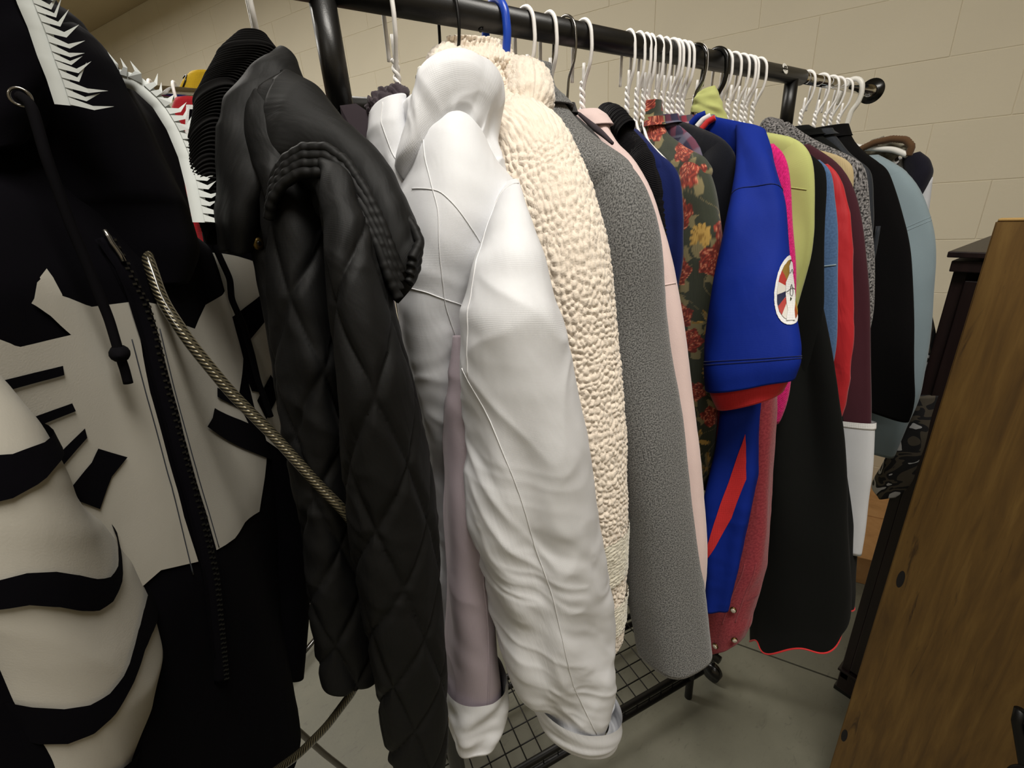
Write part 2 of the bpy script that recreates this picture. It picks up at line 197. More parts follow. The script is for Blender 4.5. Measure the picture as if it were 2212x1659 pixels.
 'slate': [(1.1072, 0.4491, 1.5504), (1.102, 0.4284, 1.5345), (1.0977, 0.4113, 1.5124), (1.0945, 0.3985, 1.499), (1.0867, 0.367, 1.48), (1.0836, 0.3549, 1.4704),
           (1.0823, 0.3495, 1.456), (1.0806, 0.3425, 1.4177), (1.0792, 0.337, 1.4023), (1.0768, 0.3273, 1.3549)],
 'tan': [(0.8753, 0.3613, 1.5022), (0.8675, 0.3302, 1.4921), (0.8628, 0.3114, 1.4819), (0.8608, 0.3033, 1.4704), (0.8597, 0.2988, 1.4479)],
 'teeth_left': [(-0.0302, 0.4, 1.5831), (-0.0303, 0.4, 1.573), (-0.0297, 0.4, 1.5628), (-0.0302, 0.4, 1.5499), (-0.0299, 0.4, 1.5389), (-0.0305, 0.4, 1.5263)],
 'teeth_right': [(-0.0128, 0.5, 1.5611), (-0.0012, 0.495, 1.5585), (0.0114, 0.485, 1.5529), (0.0192, 0.475, 1.5404), (0.0232, 0.465, 1.5243), (0.0247, 0.455, 1.5043),
                 (0.0233, 0.445, 1.4845), (0.0204, 0.435, 1.4583)],
 'ts': {'black2': (0.012, 0.045),
        'blackflare': (0.02, 0.05),
        'blackhood': (0.026, 0.07),
        'burgundy': (0.012, 0.045),
        'camo': (0.02, 0.05),
        'denim': (0.012, 0.045),
        'floral': (0.02, 0.05),
        'grey': (0.046, 0.055),
        'jersey': (0.016, 0.05),
        'knit': (0.018, 0.045),
        'lightblue': (0.028, 0.06),
        'lime': (0.018, 0.055),
        'magenta': (0.016, 0.04),
        'navyfleece': (0.018, 0.045),
        'pink': (0.022, 0.05),
        'red': (0.012, 0.04),
        'sherpa': (0.05, 0.055),
        'slate': (0.016, 0.045),
        'tan': (0.012, 0.045),
        'tweed': (0.016, 0.045),
        'velvet': (0.02, 0.05)},
 'tweed': [(0.9255, 0.4424, 1.5566), (0.9219, 0.428, 1.5473), (0.9185, 0.4144, 1.5361), (0.9105, 0.3824, 1.5178), (0.9009, 0.344, 1.4989), (0.8937, 0.3152, 1.4859),
           (0.8906, 0.3029, 1.477), (0.8891, 0.2967, 1.4655), (0.8873, 0.2897, 1.4372), (0.8852, 0.2812, 1.4052), (0.8818, 0.2674, 1.36), (0.88, 0.2602, 1.3277),
           (0.8762, 0.2449, 1.2461)],
 'velvet': [(0.6663, 0.4787, 1.5552), (0.6529, 0.4248, 1.5347), (0.6429, 0.3846, 1.5165), (0.6391, 0.3696, 1.504), (0.6376, 0.3639, 1.4946), (0.6368, 0.3606, 1.4771),
            (0.6364, 0.359, 1.455), (0.6367, 0.3602, 1.4366)],
 'wj_collar': [(0.1774, 0.45, 1.5385, 0.2097, 0.45, 1.5459), (0.1733, 0.45, 1.5186, 0.2078, 0.44, 1.5216), (0.1713, 0.44, 1.4872, 0.2065, 0.43, 1.4888),
               (0.1737, 0.43, 1.4631, 0.2044, 0.42, 1.4691), (0.1819, 0.42, 1.4503, 0.2032, 0.41, 1.4527)],
 'wj_cuff': [(0.1972, 0.289, 0.9412, 0.3051, 0.266, 0.8708), (0.197, 0.289, 0.9274, 0.3054, 0.266, 0.8548), (0.1981, 0.289, 0.9129, 0.3049, 0.266, 0.8402),
             (0.2039, 0.289, 0.8951, 0.2999, 0.266, 0.8288)],
 'wj_hood': [(0.1965, 0.43, 1.5345, 0.1975, 0.41, 1.4766), (0.2035, 0.425, 1.5418, 0.2032, 0.4, 1.4862), (0.2183, 0.42, 1.5523, 0.215, 0.39, 1.5005),
             (0.2311, 0.412, 1.5595, 0.2266, 0.385, 1.516), (0.2463, 0.405, 1.5637, 0.2333, 0.38, 1.5235), (0.2617, 0.4, 1.5574, 0.2368, 0.38, 1.5215),
             (0.2698, 0.395, 1.5426, 0.2409, 0.382, 1.5142), (0.2702, 0.388, 1.5212, 0.2445, 0.382, 1.5041), (0.2672, 0.38, 1.4938, 0.2491, 0.378, 1.488),
             (0.2657, 0.37, 1.4736, 0.252, 0.372, 1.4715)],
 'wj_panel': [(0.1899, 0.352, 1.3489, 0.1934, 0.335, 1.3513), (0.1771, 0.352, 1.3236, 0.1933, 0.332, 1.3242), (0.1651, 0.352, 1.2908, 0.1946, 0.33, 1.2931),
              (0.1571, 0.352, 1.2505, 0.1942, 0.33, 1.2504), (0.15, 0.352, 1.1916, 0.1901, 0.33, 1.1844), (0.1422, 0.352, 1.1156, 0.1861, 0.33, 1.1048),
              (0.1346, 0.352, 1.0438, 0.1846, 0.33, 1.0269), (0.1271, 0.352, 0.9792, 0.1836, 0.33, 0.962), (0.1209, 0.352, 0.9152, 0.1802, 0.33, 0.9097),
              (0.1261, 0.352, 0.8728, 0.1659, 0.33, 0.8733)],
 'wj_sleeve': [(0.2467, 0.345, 1.472, 0.2561, 0.345, 1.4666), (0.2284, 0.333, 1.4563, 0.2498, 0.33, 1.4529), (0.2054, 0.318, 1.4348, 0.2414, 0.308, 1.43),
               (0.1856, 0.307, 1.4113, 0.2389, 0.296, 1.4033), (0.1698, 0.3, 1.3756, 0.2426, 0.288, 1.3633), (0.1658, 0.3, 1.3274, 0.2491, 0.283, 1.3087),
               (0.1645, 0.3, 1.2779, 0.2607, 0.28, 1.2529), (0.1587, 0.3, 1.2273, 0.2706, 0.278, 1.1873), (0.1561, 0.3, 1.1871, 0.2775, 0.276, 1.1373),
               (0.1607, 0.298, 1.1487, 0.2823, 0.274, 1.093), (0.1619, 0.295, 1.0916, 0.2884, 0.272, 1.0308), (0.1675, 0.293, 1.0344, 0.2932, 0.27, 0.9567),
               (0.1789, 0.29, 0.9817, 0.3005, 0.27, 0.8993), (0.1918, 0.288, 0.942, 0.3019, 0.27, 0.863), (0.2012, 0.287, 0.9123, 0.2937, 0.27, 0.8435)],
 'wj_torso': [(0.2378, 0.45, 1.5364, 0.2635, 0.42, 1.5348), (0.2186, 0.44, 1.5219, 0.2587, 0.39, 1.5149), (0.2077, 0.435, 1.5057, 0.2566, 0.37, 1.4968),
              (0.1985, 0.43, 1.4858, 0.2541, 0.352, 1.4767), (0.1894, 0.425, 1.466, 0.2552, 0.342, 1.4575), (0.1806, 0.42, 1.4424, 0.2526, 0.338, 1.4364),
              (0.174, 0.42, 1.414, 0.2382, 0.342, 1.4103), (0.1686, 0.42, 1.3755, 0.2233, 0.355, 1.3741), (0.1638, 0.415, 1.3358, 0.215, 0.365, 1.3341),
              (0.1624, 0.41, 1.2783, 0.2117, 0.37, 1.2755), (0.1655, 0.41, 1.2007, 0.2086, 0.375, 1.1988), (0.164, 0.405, 1.1116, 0.205, 0.375, 1.1083),
              (0.1533, 0.4, 1.0176, 0.2022, 0.375, 1.0047), (0.1442, 0.4, 0.9228, 0.1984, 0.375, 0.9033), (0.1373, 0.4, 0.8509, 0.1955, 0.375, 0.8347)],
 'yellow': [(0.106, 1.03, 1.6927, 0.1343, 1.03, 1.697), (0.089, 1.03, 1.6783, 0.1339, 1.03, 1.6802), (0.0769, 1.03, 1.6531, 0.1291, 1.03, 1.6492),
            (0.0631, 1.03, 1.6087, 0.1164, 1.03, 1.5958), (0.024, 1.03, 1.4647, 0.0806, 1.03, 1.4605), (-0.021, 1.03, 1.2913, 0.0315, 1.03, 1.2808)],
 'zip': [(-0.0249, 1.4501), (-0.0282, 1.4263), (-0.0249, 1.4068), (-0.0292, 1.3811), (-0.0374, 1.3453), (-0.0466, 1.2929), (-0.0511, 1.2503), (-0.0555, 1.209),
         (-0.0593, 1.1539), (-0.063, 1.087)]}

# ------------------------------------------------------------------ helpers
def lin(h):
    h = h.lstrip('#'); o = []
    for i in (0, 2, 4):
        c = int(h[i:i+2], 16) / 255; o.append(c / 12.92 if c <= .04045 else ((c + .055) / 1.055) ** 2.4)
    return (*o, 1)
def tagit(o, label=None, cat=None, group=None, kind=None):
    for k, v in (('label', label), ('category', cat), ('group', group), ('kind', kind)):
        if v: o[k] = v
    return o
def thing(name, label, cat, loc=(0, 0, 0), group=None):
    o = bpy.data.objects.new(name, None); COL.objects.link(o); o.location = loc; o.empty_display_size = .05
    return tagit(o, label, cat, group)
def attach(o, parent):
    if parent is not None:
        o.parent = parent; o.matrix_parent_inverse = Matrix.Translation(-parent_loc(parent))
    return o
def parent_loc(p):
    v = Vector(p.location)
    q = p.parent
    while q is not None:
        q = q.parent
    return v if p.parent is None else Vector((0, 0, 0)) + world_loc(p)
def world_loc(p):
    if p.parent is None: return Vector(p.location)
    return (p.matrix_parent_inverse.to_translation() + Vector(p.location)) + world_loc(p.parent)
def mesh_obj(name, V, F, mat=None, parent=None, uv=None, smooth=True, attrs=None, colors=None):
    V = np.asarray(V, dtype=np.float32); me = bpy.data.meshes.new(name)
    if isinstance(F, np.ndarray):
        nf, k = F.shape
        me.vertices.add(len(V)); me.vertices.foreach_set('co', V.ravel())
        me.loops.add(nf * k); me.loops.foreach_set('vertex_index', F.astype(np.int32).ravel())
        me.polygons.add(nf); me.polygons.foreach_set('loop_start', np.arange(nf, dtype=np.int32) * k)
        me.polygons.foreach_set('loop_total', np.full(nf, k, dtype=np.int32))
        me.update(calc_edges=True)
    else:
        me.from_pydata(V.tolist(), [], F); me.update()
    if uv is not None:
        li = np.empty(len(me.loops), dtype=np.int32); me.loops.foreach_get('vertex_index', li)
        l = me.uv_layers.new(name='UVMap'); l.data.foreach_set('uv', np.asarray(uv, dtype=np.float32)[li].ravel())
    if colors is not None:
        a = me.color_attributes.new('print', 'FLOAT_COLOR', 'POINT'); a.data.foreach_set('color', np.asarray(colors, dtype=np.float32).ravel())
    if smooth: me.polygons.foreach_set('use_smooth', np.ones(len(me.polygons), dtype=bool))
    if mat: me.materials.append(mat)
    me.validate()
    o = bpy.data.objects.new(name, me); COL.objects.link(o)
    return attach(o, parent)
def grid_faces(m, n, closed):
    i, j = np.meshgrid(np.arange(m - 1), np.arange(n if closed else n - 1), indexing='ij'); j2 = (j + 1) % n
    return np.stack([i * n + j, i * n + j2, (i + 1) * n + j2, (i + 1) * n + j], -1).reshape(-1, 4)
class Acc:                       # collects shapes of ONE piece
    def __init__(s): s.V = []; s.F = []; s.n = 0
    def add(s, V, F):
        V = np.asarray(V, float); s.V.append(V); s.F += [tuple(int(a) + s.n for a in f) for f in F]; s.n += len(V)
    def build(s, name, mat, parent=None, smooth=True): return mesh_obj(name, np.vstack(s.V), s.F, mat, parent, smooth=smooth)
def resample(P, m, smooth=3):
    P = np.asarray(P, float)
    d = np.r_[0, np.cumsum(np.linalg.norm(np.diff(P[:, :3], axis=0), axis=1) + 1e-9)]
    t = np.linspace(0, d[-1], m); Q = np.stack([np.interp(t, d, P[:, k]) for k in range(P.shape[1])], 1)
    for _ in range(smooth):
        Q[1:-1] = .25 * Q[:-2] + .5 * Q[1:-1] + .25 * Q[2:]
    return Q
def pipe_data(P, r, seg=8, caps=True, closed=False):
    P = np.asarray(P, float); m = len(P); r = np.broadcast_to(np.asarray(r, float), (m,))
    T = np.gradient(P, axis=0)
    if closed: T = np.roll(P, -1, 0) - np.roll(P, 1, 0)
    T /= np.linalg.norm(T, axis=1)[:, None] + 1e-12
    a = np.array([0, 0, 1.]) if abs(T[0][2]) < .9 else np.array([1., 0, 0])
    N = np.zeros_like(P); v = a - a.dot(T[0]) * T[0]; N[0] = v / np.linalg.norm(v)
    for i in range(1, m):
        v = N[i-1] - N[i-1].dot(T[i]) * T[i]; N[i] = v / (np.linalg.norm(v) + 1e-12)
    B = np.cross(T, N); th = np.linspace(0, 2 * np.pi, seg, endpoint=False)
    V = P[:, None] + r[:, None, None] * (np.cos(th)[None, :, None] * N[:, None] + np.sin(th)[None, :, None] * B[:, None])
    F = [tuple(f) for f in grid_faces(m, seg, True)]
    if closed: F += [((m-1)*seg + j, (m-1)*seg + (j+1) % seg, (j+1) % seg, j) for j in range(seg)]
    elif caps: F += [tuple(range(seg))[::-1], tuple((m-1)*seg + j for j in range(seg))]
    return V.reshape(-1, 3), F
def pipe(name, P, r, mat, parent=None, seg=8, closed=False):
    V, F = pipe_data(P, r, seg, closed=closed); return mesh_obj(name, V, F, mat, parent)
def box_data(c, s, bev=0):
    bm = bmesh.new(); bmesh.ops.create_cube(bm, size=1)
    for v in bm.verts: v.co = Vector((v.co.x * s[0], v.co.y * s[1], v.co.z * s[2])) + Vector(c)
    if bev: bmesh.ops.bevel(bm, geom=list(bm.edges), offset=bev, segments=2, affect='EDGES', profile=.5)
    bm.verts.index_update(); V = [tuple(v.co) for v in bm.verts]; F = [tuple(v.index for v in f.verts) for f in bm.faces]; bm.free(); return V, F
def box(name, c, s, mat, parent=None, bev=.002):
    V, F = box_data(c, s, bev); return mesh_obj(name, V, F, mat, parent, smooth=False)
def disc(name, c, nrm, r, h, mat, parent=None, seg=20, dome=.4):
    nrm = Vector(nrm).normalized(); q = nrm.to_track_quat('Z', 'Y'); V = []
    prof = [(r, 0), (r, h * .6), (r * .85, h), (r * .45, h * (1 + dome * .5)), (.0001, h * (1 + dome * .6))]
    for rr, z in prof:
        for k in range(seg):
            a = 2 * math.pi * k / seg; V.append(tuple(Vector(c) + q @ Vector((rr * math.cos(a), rr * math.sin(a), z))))
    return mesh_obj(name, V, [tuple(f) for f in grid_faces(len(prof), seg, True)] + [tuple(range(seg))[::-1]], mat, parent)
# noise -------------------------------------------------------------
def _hash(i, j, s): 
    x = np.sin(i * 127.1 + j * 311.7 + s * 74.7) * 43758.5453; return x - np.floor(x)
def noise(x, y, s=0):
    i, j = np.floor(x), np.floor(y); f, g = x - i, y - j; f = f*f*(3-2*f); g = g*g*(3-2*g)
    a, b, c, d = _hash(i, j, s), _hash(i+1, j, s), _hash(i, j+1, s), _hash(i+1, j+1, s)
    return (a*(1-f) + b*f)*(1-g) + (c*(1-f) + d*f)*g
def fbm(x, y, s=0, o=3):
    r = 0; a = .5
    for k in range(o): r = r + a * noise(x * 2**k, y * 2**k, s + k); a *= .5
    return r
def voro(x, y, s=0):
    i, j = np.floor(x), np.floor(y); f1 = np.full(x.shape, 9.); f2 = np.full(x.shape, 9.)
    for a in (-1, 0, 1):
        for b in (-1, 0, 1):
            px = i + a + .1 + .8*_hash(i+a, j+b, s); py = j + b + .1 + .8*_hash(i+a, j+b, s+5)
            d = np.hypot(x - px, y - py); f2 = np.minimum(f2, np.maximum(f1, d)); f1 = np.minimum(f1, d)
    return f1, f2
def wrinkle(x, y, ang, s=0, stretch=4.):     # ridged, stretched along ang
    c, d = math.cos(ang), math.sin(ang); a = x*c + y*d; b = -x*d + y*c
    q = fbm(a / stretch + 3*noise(x*.5, y*.5, s+9), b, s, 2); return 1 - np.abs(2*q/.75 - 1)
# garments' tubes ----------------------------------------------------
class Surf:
    def __init__(s, P, arc, vl): s.P, s.arc, s.vl = P, arc, vl
    def at(s, u, v, off=0.):
        u, v = np.asarray(u, float), np.asarray(v, float); m, n = s.P.shape[:2]
        ri = np.clip(np.interp(v, s.vl, np.arange(m)), 0, m - 1.001); i0 = ri.astype(int); fr = ri - i0
        out = np.zeros(u.shape + (3,)); nr = np.zeros_like(out)
        for k in np.ndindex(u.shape):
            i, f = i0[k], fr[k]; ci = float(np.clip(np.interp(u[k], s.arc[i], np.arange(n)), 0, n - 1.001)); j = int(ci); g = ci - j
            a = s.P[i, j]*(1-g) + s.P[i, j+1]*g; b = s.P[i+1, j]*(1-g) + s.P[i+1, j+1]*g
            out[k] = a*(1-f) + b*f; e = np.cross(s.P[i, j+1] - s.P[i, j], s.P[i+1, j] - s.P[i, j]); nr[k] = e / (np.linalg.norm(e) + 1e-12)
        return out + off * s.sign * nr
def tube(name, rings, mat, parent=None, n=44, m=64, p=2.3, disp=None, lip=.03, cap=True, smooth=4, face=(-.35, -1, 0), colfn=None, hem=None):
    """rings: rows (Lx,Ly,Lz,Rx,Ry,Rz,b): the two side edges of the cloth tube and its half thickness"""
    Q = resample(rings, m, smooth); L, R, b = Q[:, :3], Q[:, 3:6], Q[:, 6]
    C, A = (L + R) / 2, (R - L) / 2; T = np.gradient(C, axis=0); T /= np.linalg.norm(T, axis=1)[:, None] + 1e-9
    N = np.cross(A, T); N /= np.linalg.norm(N, axis=1)[:, None] + 1e-9
    N *= np.sign((N @ np.array(face)))[:, None] + 1e-9
    for _ in range(4): N[1:-1] = .25*N[:-2] + .5*N[1:-1] + .25*N[2:]
    N /= np.linalg.norm(N, axis=1)[:, None]
    th = np.linspace(-np.pi/2, 1.5*np.pi, n); c, s = np.cos(th), np.sin(th)
    cc, ss = np.sign(c)*np.abs(c)**(2/p), np.sign(s)*np.abs(s)**(2/p)
    cc = -cc                                                     # theta runs left -> right as seen from the face side
    P = C[:, None] + A[:, None]*cc[None, :, None] + N[:, None]*(b[:, None]*ss[None, :])[..., None]
    seg = np.linalg.norm(np.diff(P, axis=1), axis=2); arc = np.concatenate([np.zeros((m, 1)), np.cumsum(seg, 1)], 1); arc -= arc[:, n//2][:, None]
    vl = np.r_[0, np.cumsum(np.linalg.norm(np.diff(C, axis=0), axis=1))]
    U = arc; Vv = np.repeat(vl[:, None], n, 1); TH = np.repeat(th[None], m, 0)
    du, dv = np.gradient(P, axis=1), np.gradient(P, axis=0); NR = np.cross(du, dv); NR /= np.linalg.norm(NR, axis=2)[..., None] + 1e-9
    out = np.sign(np.mean(np.sum(NR * (P - C[:, None]), 2))); NR *= out
    if disp is not None:
        D = disp(U, Vv, TH, vl[-1])
        w = np.minimum(1, np.minimum(np.arange(n), n - 1 - np.arange(n)) / 3)[None]   # keep the hidden seam closed
        P = P + NR * (D * w)[..., None]
    P[:, -1] = P[:, 0]
    if hem is not None:
        k = np.linspace(0, 1, m)[:, None]**3; P = P + np.array([0, 0, 1.])*(hem(TH)*k)[..., None]
    sf = Surf(P.copy(), arc, vl); sf.sign = out
    rows = [P]; uu, vv = [U], [Vv]
    if lip:
        cen = P[-1].mean(0); up = -T[-1]
        for k, (sc_, h) in enumerate(((.93, .0), (.88, lip*.4), (.80, lip))):
            rows.append((cen + (P[-1] - cen)*sc_ + up*h)[None]); uu.append(U[-1:]); vv.append(Vv[-1:] + .002*(k+1))
    if cap:
        cen = P[0].mean(0)
        rows.insert(0, (cen + (P[0] - cen)*.03)[None]); uu.insert(0, U[:1]*.03); vv.insert(0, Vv[:1] - .03)
    PP = np.concatenate(rows); uv = np.stack([np.concatenate(uu), np.concatenate(vv)], -1).reshape(-1, 2)
    F = grid_faces(PP.shape[0], n, False)
    if out < 0: F = F[:, ::-1]
    col = None
    if colfn is not None: col = colfn(uv[:, 0], uv[:, 1])
    o = mesh_obj(name, PP.reshape(-1, 3), F, mat, parent, uv=uv, colors=col)
    return o, sf
def with_b(rows, b):
    rows = np.array(rows, float); b = np.interp(np.linspace(0, 1, len(rows)), np.linspace(0, 1, len(np.atleast_1d(b))), np.atleast_1d(b)) if np.ndim(b) else np.full(len(rows), b)
    return np.c_[rows, b]
def folds(a=.004, k=3, seed=0, wr=.0, ang=.6, ws=40, start=.0):
    r = np.random.RandomState(seed); ph = r.rand(4)*6.28; kk = k + r.randint(0, 3, 4)
    def f(U, V, TH, Lg):
        t = V / Lg; env = np.clip((t - start) / .35, 0, 1); d = 0
        for i in range(4): d = d + np.sin(kk[i]*TH + ph[i] + 2.2*noise(t*2.2 + i, TH*0 + seed, seed+i)*3) * (.6 if i else 1)
        d = d * a * env * .45
        if wr: d = d + wr*(wrinkle(U*ws, V*ws, ang, seed) - .5) + wr*.7*(wrinkle(U*ws*.6, V*ws*.6, -ang*1.4, seed+3) - .5)
        return d
    return f
def patch(name, poly, sf, off, mat, parent, step=.008, flip=False):
    """flat 2-D outline (arc metres, length metres) laid as thin cloth on a garment surface"""
    bm = bmesh.new(); vs = [bm.verts.new((x, y, 0)) for x, y in poly]; bm.faces.new(vs)
    xs, ys = [q[0] for q in poly], [q[1] for q in poly]
    for ax, lo, hi in ((0, min(xs), max(xs)), (1, min(ys), max(ys))):
        k = lo + step*.5
        while k < hi:
            co = [0, 0, 0]; no = [0, 0, 0]; co[ax] = k; no[ax] = 1
            bmesh.ops.bisect_plane(bm, geom=list(bm.verts)+list(bm.edges)+list(bm.faces), plane_co=co, plane_no=no, dist=1e-6); k += step
    bmesh.ops.triangulate(bm, faces=list(bm.faces)); bm.verts.index_update()
    u = np.array([v.co.x for v in bm.verts]); v = np.array([w.co.y for w in bm.verts])
    F = [tuple(x.index for x in f.verts) for f in bm.faces]; bm.free()
    return mesh_obj(name, sf.at(u, v, off), F, mat, parent, uv=np.stack([u, v], 1))
def seam(name, pts, sf, mat, parent, r=.00042, m=40, off=.0003):
    q = resample(np.array(pts, float), m, 2); return pipe(name, sf.at(q[:, 0], q[:, 1], off), r, mat, parent, seg=6)
# ------------------------------------------------------------------ materials
class NT:
    def __init__(s, name):
        s.m = bpy.data.materials.new(name); s.m.use_nodes = True; s.t = s.m.node_tree; s.b = s.t.nodes['Principled BSDF']
    def n(s, typ, **kw):
        nd = s.t.nodes.new(typ)
        for k, v in kw.items():
            if k.startswith('_'): setattr(nd, k[1:], v)
            else:
                i = nd.inputs[int(k[1:])] if k[0] == 'i' and k[1:].isdigit() else nd.inputs[k.replace('__', ' ')]
                if hasattr(v, 'is_output'): s.t.links.new(v, i)
                else: i.default_value = v
        return nd
    def link(s, a, b): s.t.links.new(a, b)
    def ramp(s, fac, stops, interp='LINEAR'):
        nd = s.n('ShaderNodeValToRGB'); nd.color_ramp.interpolation = interp; e = nd.color_ramp.elements
        while len(e) < len(stops): e.new(.5)
        for k, (p, c) in enumerate(stops): e[k].position = p; e[k].color = c
        s.link(fac, nd.inputs[0]); return nd.outputs[0]
    def uv(s, sx=1, sy=1):
        c = s.n('ShaderNodeTexCoord'); m = s.n('ShaderNodeMapping', Vector=c.outputs['UV']); m.inputs['Scale'].default_value = (sx, sy, 1); return m.outputs[0]
    def gen(s, sc_=(1, 1, 1), which='Object'):
        c = s.n('ShaderNodeTexCoord'); m = s.n('ShaderNodeMapping', Vector=c.outputs[which]); m.inputs['Scale'].default_value = sc_; return m.outputs[0]
    def bump(s, h, strength, dist=.001, prev=None):
        b = s.n('ShaderNodeBump', Strength=strength, Distance=dist, Height=h)
        if prev is not None: s.link(prev, b.inputs['Normal'])
        return b.outputs[0]
    def set(s, **kw):
        for k, v in kw.items():
            i = s.b.inputs[k.replace('__', ' ')]
            if hasattr(v, 'is_output'): s.link(v, i)
            else: i.default_value = v
        return s
def plain(name, col, rough=.5, metal=0., spec=.5, coat=0.):
    t = NT(name); t.set(Base__Color=lin(col), Roughness=rough, Metallic=metal, Specular__IOR__Level=spec, Coat__Weight=coat); return t.m
def mixc(t, f, a, b):
    m = t.n('ShaderNodeMix', _data_type='RGBA', _blend_type='MIX'); t.link(f, m.inputs[0]) if hasattr(f, 'is_output') else setattr(m.inputs[0], 'default_value', f)
    for v, i in ((a, 6), (b, 7)):
        if hasattr(v, 'is_output'): t.link(v, m.inputs[i])
        else: m.inputs[i].default_value = v
    return m.outputs[2]
def cloth(name, col, rough=.9, sheen=.15, col2=None, hs=900, weave=700, wstr=.25, wr=.3, wrs=22, spec=.25, kind='weave'):
    t = NT(name); uv = t.uv(); base = lin(col)
    hn = t.n('ShaderNodeTexNoise', Vector=uv, Scale=hs, Detail=2.).outputs[0]
    bc = base
    if col2: bc = mixc(t, t.ramp(hn, [(.38, (0, 0, 0, 1)), (.62, (1, 1, 1, 1))]), base, lin(col2))
    else:
        hv = t.n('ShaderNodeTexNoise', Vector=uv, Scale=14., Detail=3.).outputs[0]
        dk = tuple(c*.86 for c in base[:3]) + (1,); bc = mixc(t, hv, dk, base)
    wn = t.n('ShaderNodeTexNoise', Vector=t.uv(1, .35), Scale=wrs, Detail=4., Distortion=.6).outputs[0]
    nb = t.bump(wn, wr, .012)
    if kind == 'weave':
        a = t.n('ShaderNodeTexWave', Vector=uv, Scale=weave/6.28, _bands_direction='X').outputs[1]; b = t.n('ShaderNodeTexWave', Vector=uv, Scale=weave/6.28, _bands_direction='Y').outputs[1]
        h = t.n('ShaderNodeMath', _operation='ADD', i0=a, i1=b).outputs[0]; nb = t.bump(h, wstr, .0004, nb)
    elif kind == 'rib':
        a = t.n('ShaderNodeTexWave', Vector=uv, Scale=weave/6.28, _bands_direction='X').outputs[1]; nb = t.bump(a, wstr, .002, nb)
    elif kind == 'ribv':
        a = t.n('ShaderNodeTexWave', Vector=uv, Scale=weave/6.28, _bands_direction='Y').outputs[1]; nb = t.bump(a, wstr, .002, nb)
    elif kind == 'twill':
        a = t.n('ShaderNodeTexWave', Vector=uv, Scale=weave/6.28, _bands_direction='DIAGONAL').outputs[1]; nb = t.bump(a, wstr, .0005, nb)
    else:
        nb = t.bump(hn, wstr, .001, nb)
    t.set(Base__Color=bc, Roughness=rough, Sheen__Weight=sheen, Sheen__Roughness=.5, Specular__IOR__Level=spec, Normal=nb); return t.m
M = {}
def painted_wall(name, col):
    t = NT(name); g = t.gen((1, 1, 1)); a = t.n('ShaderNodeTexNoise', Vector=g, Scale=70., Detail=5.).outputs[0]; b = t.n('ShaderNodeTexNoise', Vector=g, Scale=2.5, Detail=3.).outputs[0]
    c = lin(col); bc = mixc(t, b, tuple(x*.9 for x in c[:3])+(1,), c)
    v = t.n('ShaderNodeTexVoronoi', Vector=g, Scale=9.).outputs[0]; pit = t.ramp(v, [(.0, (0, 0, 0, 1)), (.035, (1, 1, 1, 1))])
    t.set(Base__Color=bc, Roughness=.62, Normal=t.bump(pit, .25, .002, t.bump(a, .22, .003))); return t.m
M['wall'] = painted_wall('beige painted block', '#e0d7c1')
M['plaster'] = painted_wall('beige painted plaster', '#d2c6aa')
M['ceiling'] = painted_wall('tan ceiling paint', '#b8a888')
def concrete():
    t = NT('sealed grey concrete'); g = t.gen(); a = t.n('ShaderNodeTexNoise', Vector=g, Scale=3., Detail=6., Roughness=.6).outputs[0]; b = t.n('ShaderNodeTexNoise', Vector=g, Scale=120., Detail=3.).outputs[0]
    c = t.ramp(a, [(.3, lin('#5b5a4f')), (.55, lin('#6c6b5e')), (.75, lin('#7a786b'))])
    st = t.n('ShaderNodeTexNoise', Vector=t.gen((6, 14, 1)), Scale=4., Detail=5., Distortion=1.5).outputs[0]
    c = mixc(t, t.ramp(st, [(.60, (0, 0, 0, 1)), (.72, (.5, .5, .5, 1))]), c, lin('#55534a'))
    t.set(Base__Color=c, Roughness=t.ramp(a, [(.3, (.42,)*3+(1,)), (.7, (.6,)*3+(1,))]), Normal=t.bump(b, .12, .002)); return t.m
M['floor'] = concrete(); M['joint'] = plain('dark joint', '#2b2a24', .95)
M['black_metal'] = plain('black powder coated steel', '#0a0909', .45, 0, .35)
t_ = NT('black powder coated steel tube'); g_ = t_.gen(); nz = t_.n('ShaderNodeTexNoise', Vector=g_, Scale=900., Detail=2.).outputs[0]; t_.set(Base__Color=lin('#11100f'), Roughness=.38, Specular__IOR__Level=.45, Normal=t_.bump(nz, .12, .0006)); M['rod'] = t_.m
M['chrome'] = plain('polished chrome', '#d8d8d8', .08, 1.)
M['dark_chrome'] = plain('dark polished chrome', '#6a6a6c', .12, 1.)
M['steel'] = plain('steel hook', '#8d8a86', .25, 1.)
M['white_wire'] = plain('white vinyl coated wire', '#eceae8', .38, 0, .5)
M['white_plastic'] = plain('white plastic', '#dcdad4', .35)
M['blue_plastic'] = plain('royal blue plastic', '#1f47b4', .3)
M['black_plastic'] = plain('black plastic', '#0a0a0a', .25)
M['brass'] = plain('aged brass', '#6b5832', .38, 1.)
M['pearl'] = plain('pearl snap', '#b9b0a0', .3, .2)
t_ = NT('clear plastic'); t_.set(Base__Color=(.9, .9, .88, 1), Roughness=.08, Transmission__Weight=.85, IOR=1.45); M['clear'] = t_.m
M['black_cord'] = cloth('black braided cord', '#0b0a0d', spec=.06, sheen=0, weave=3000, wstr=.5, wr=0)
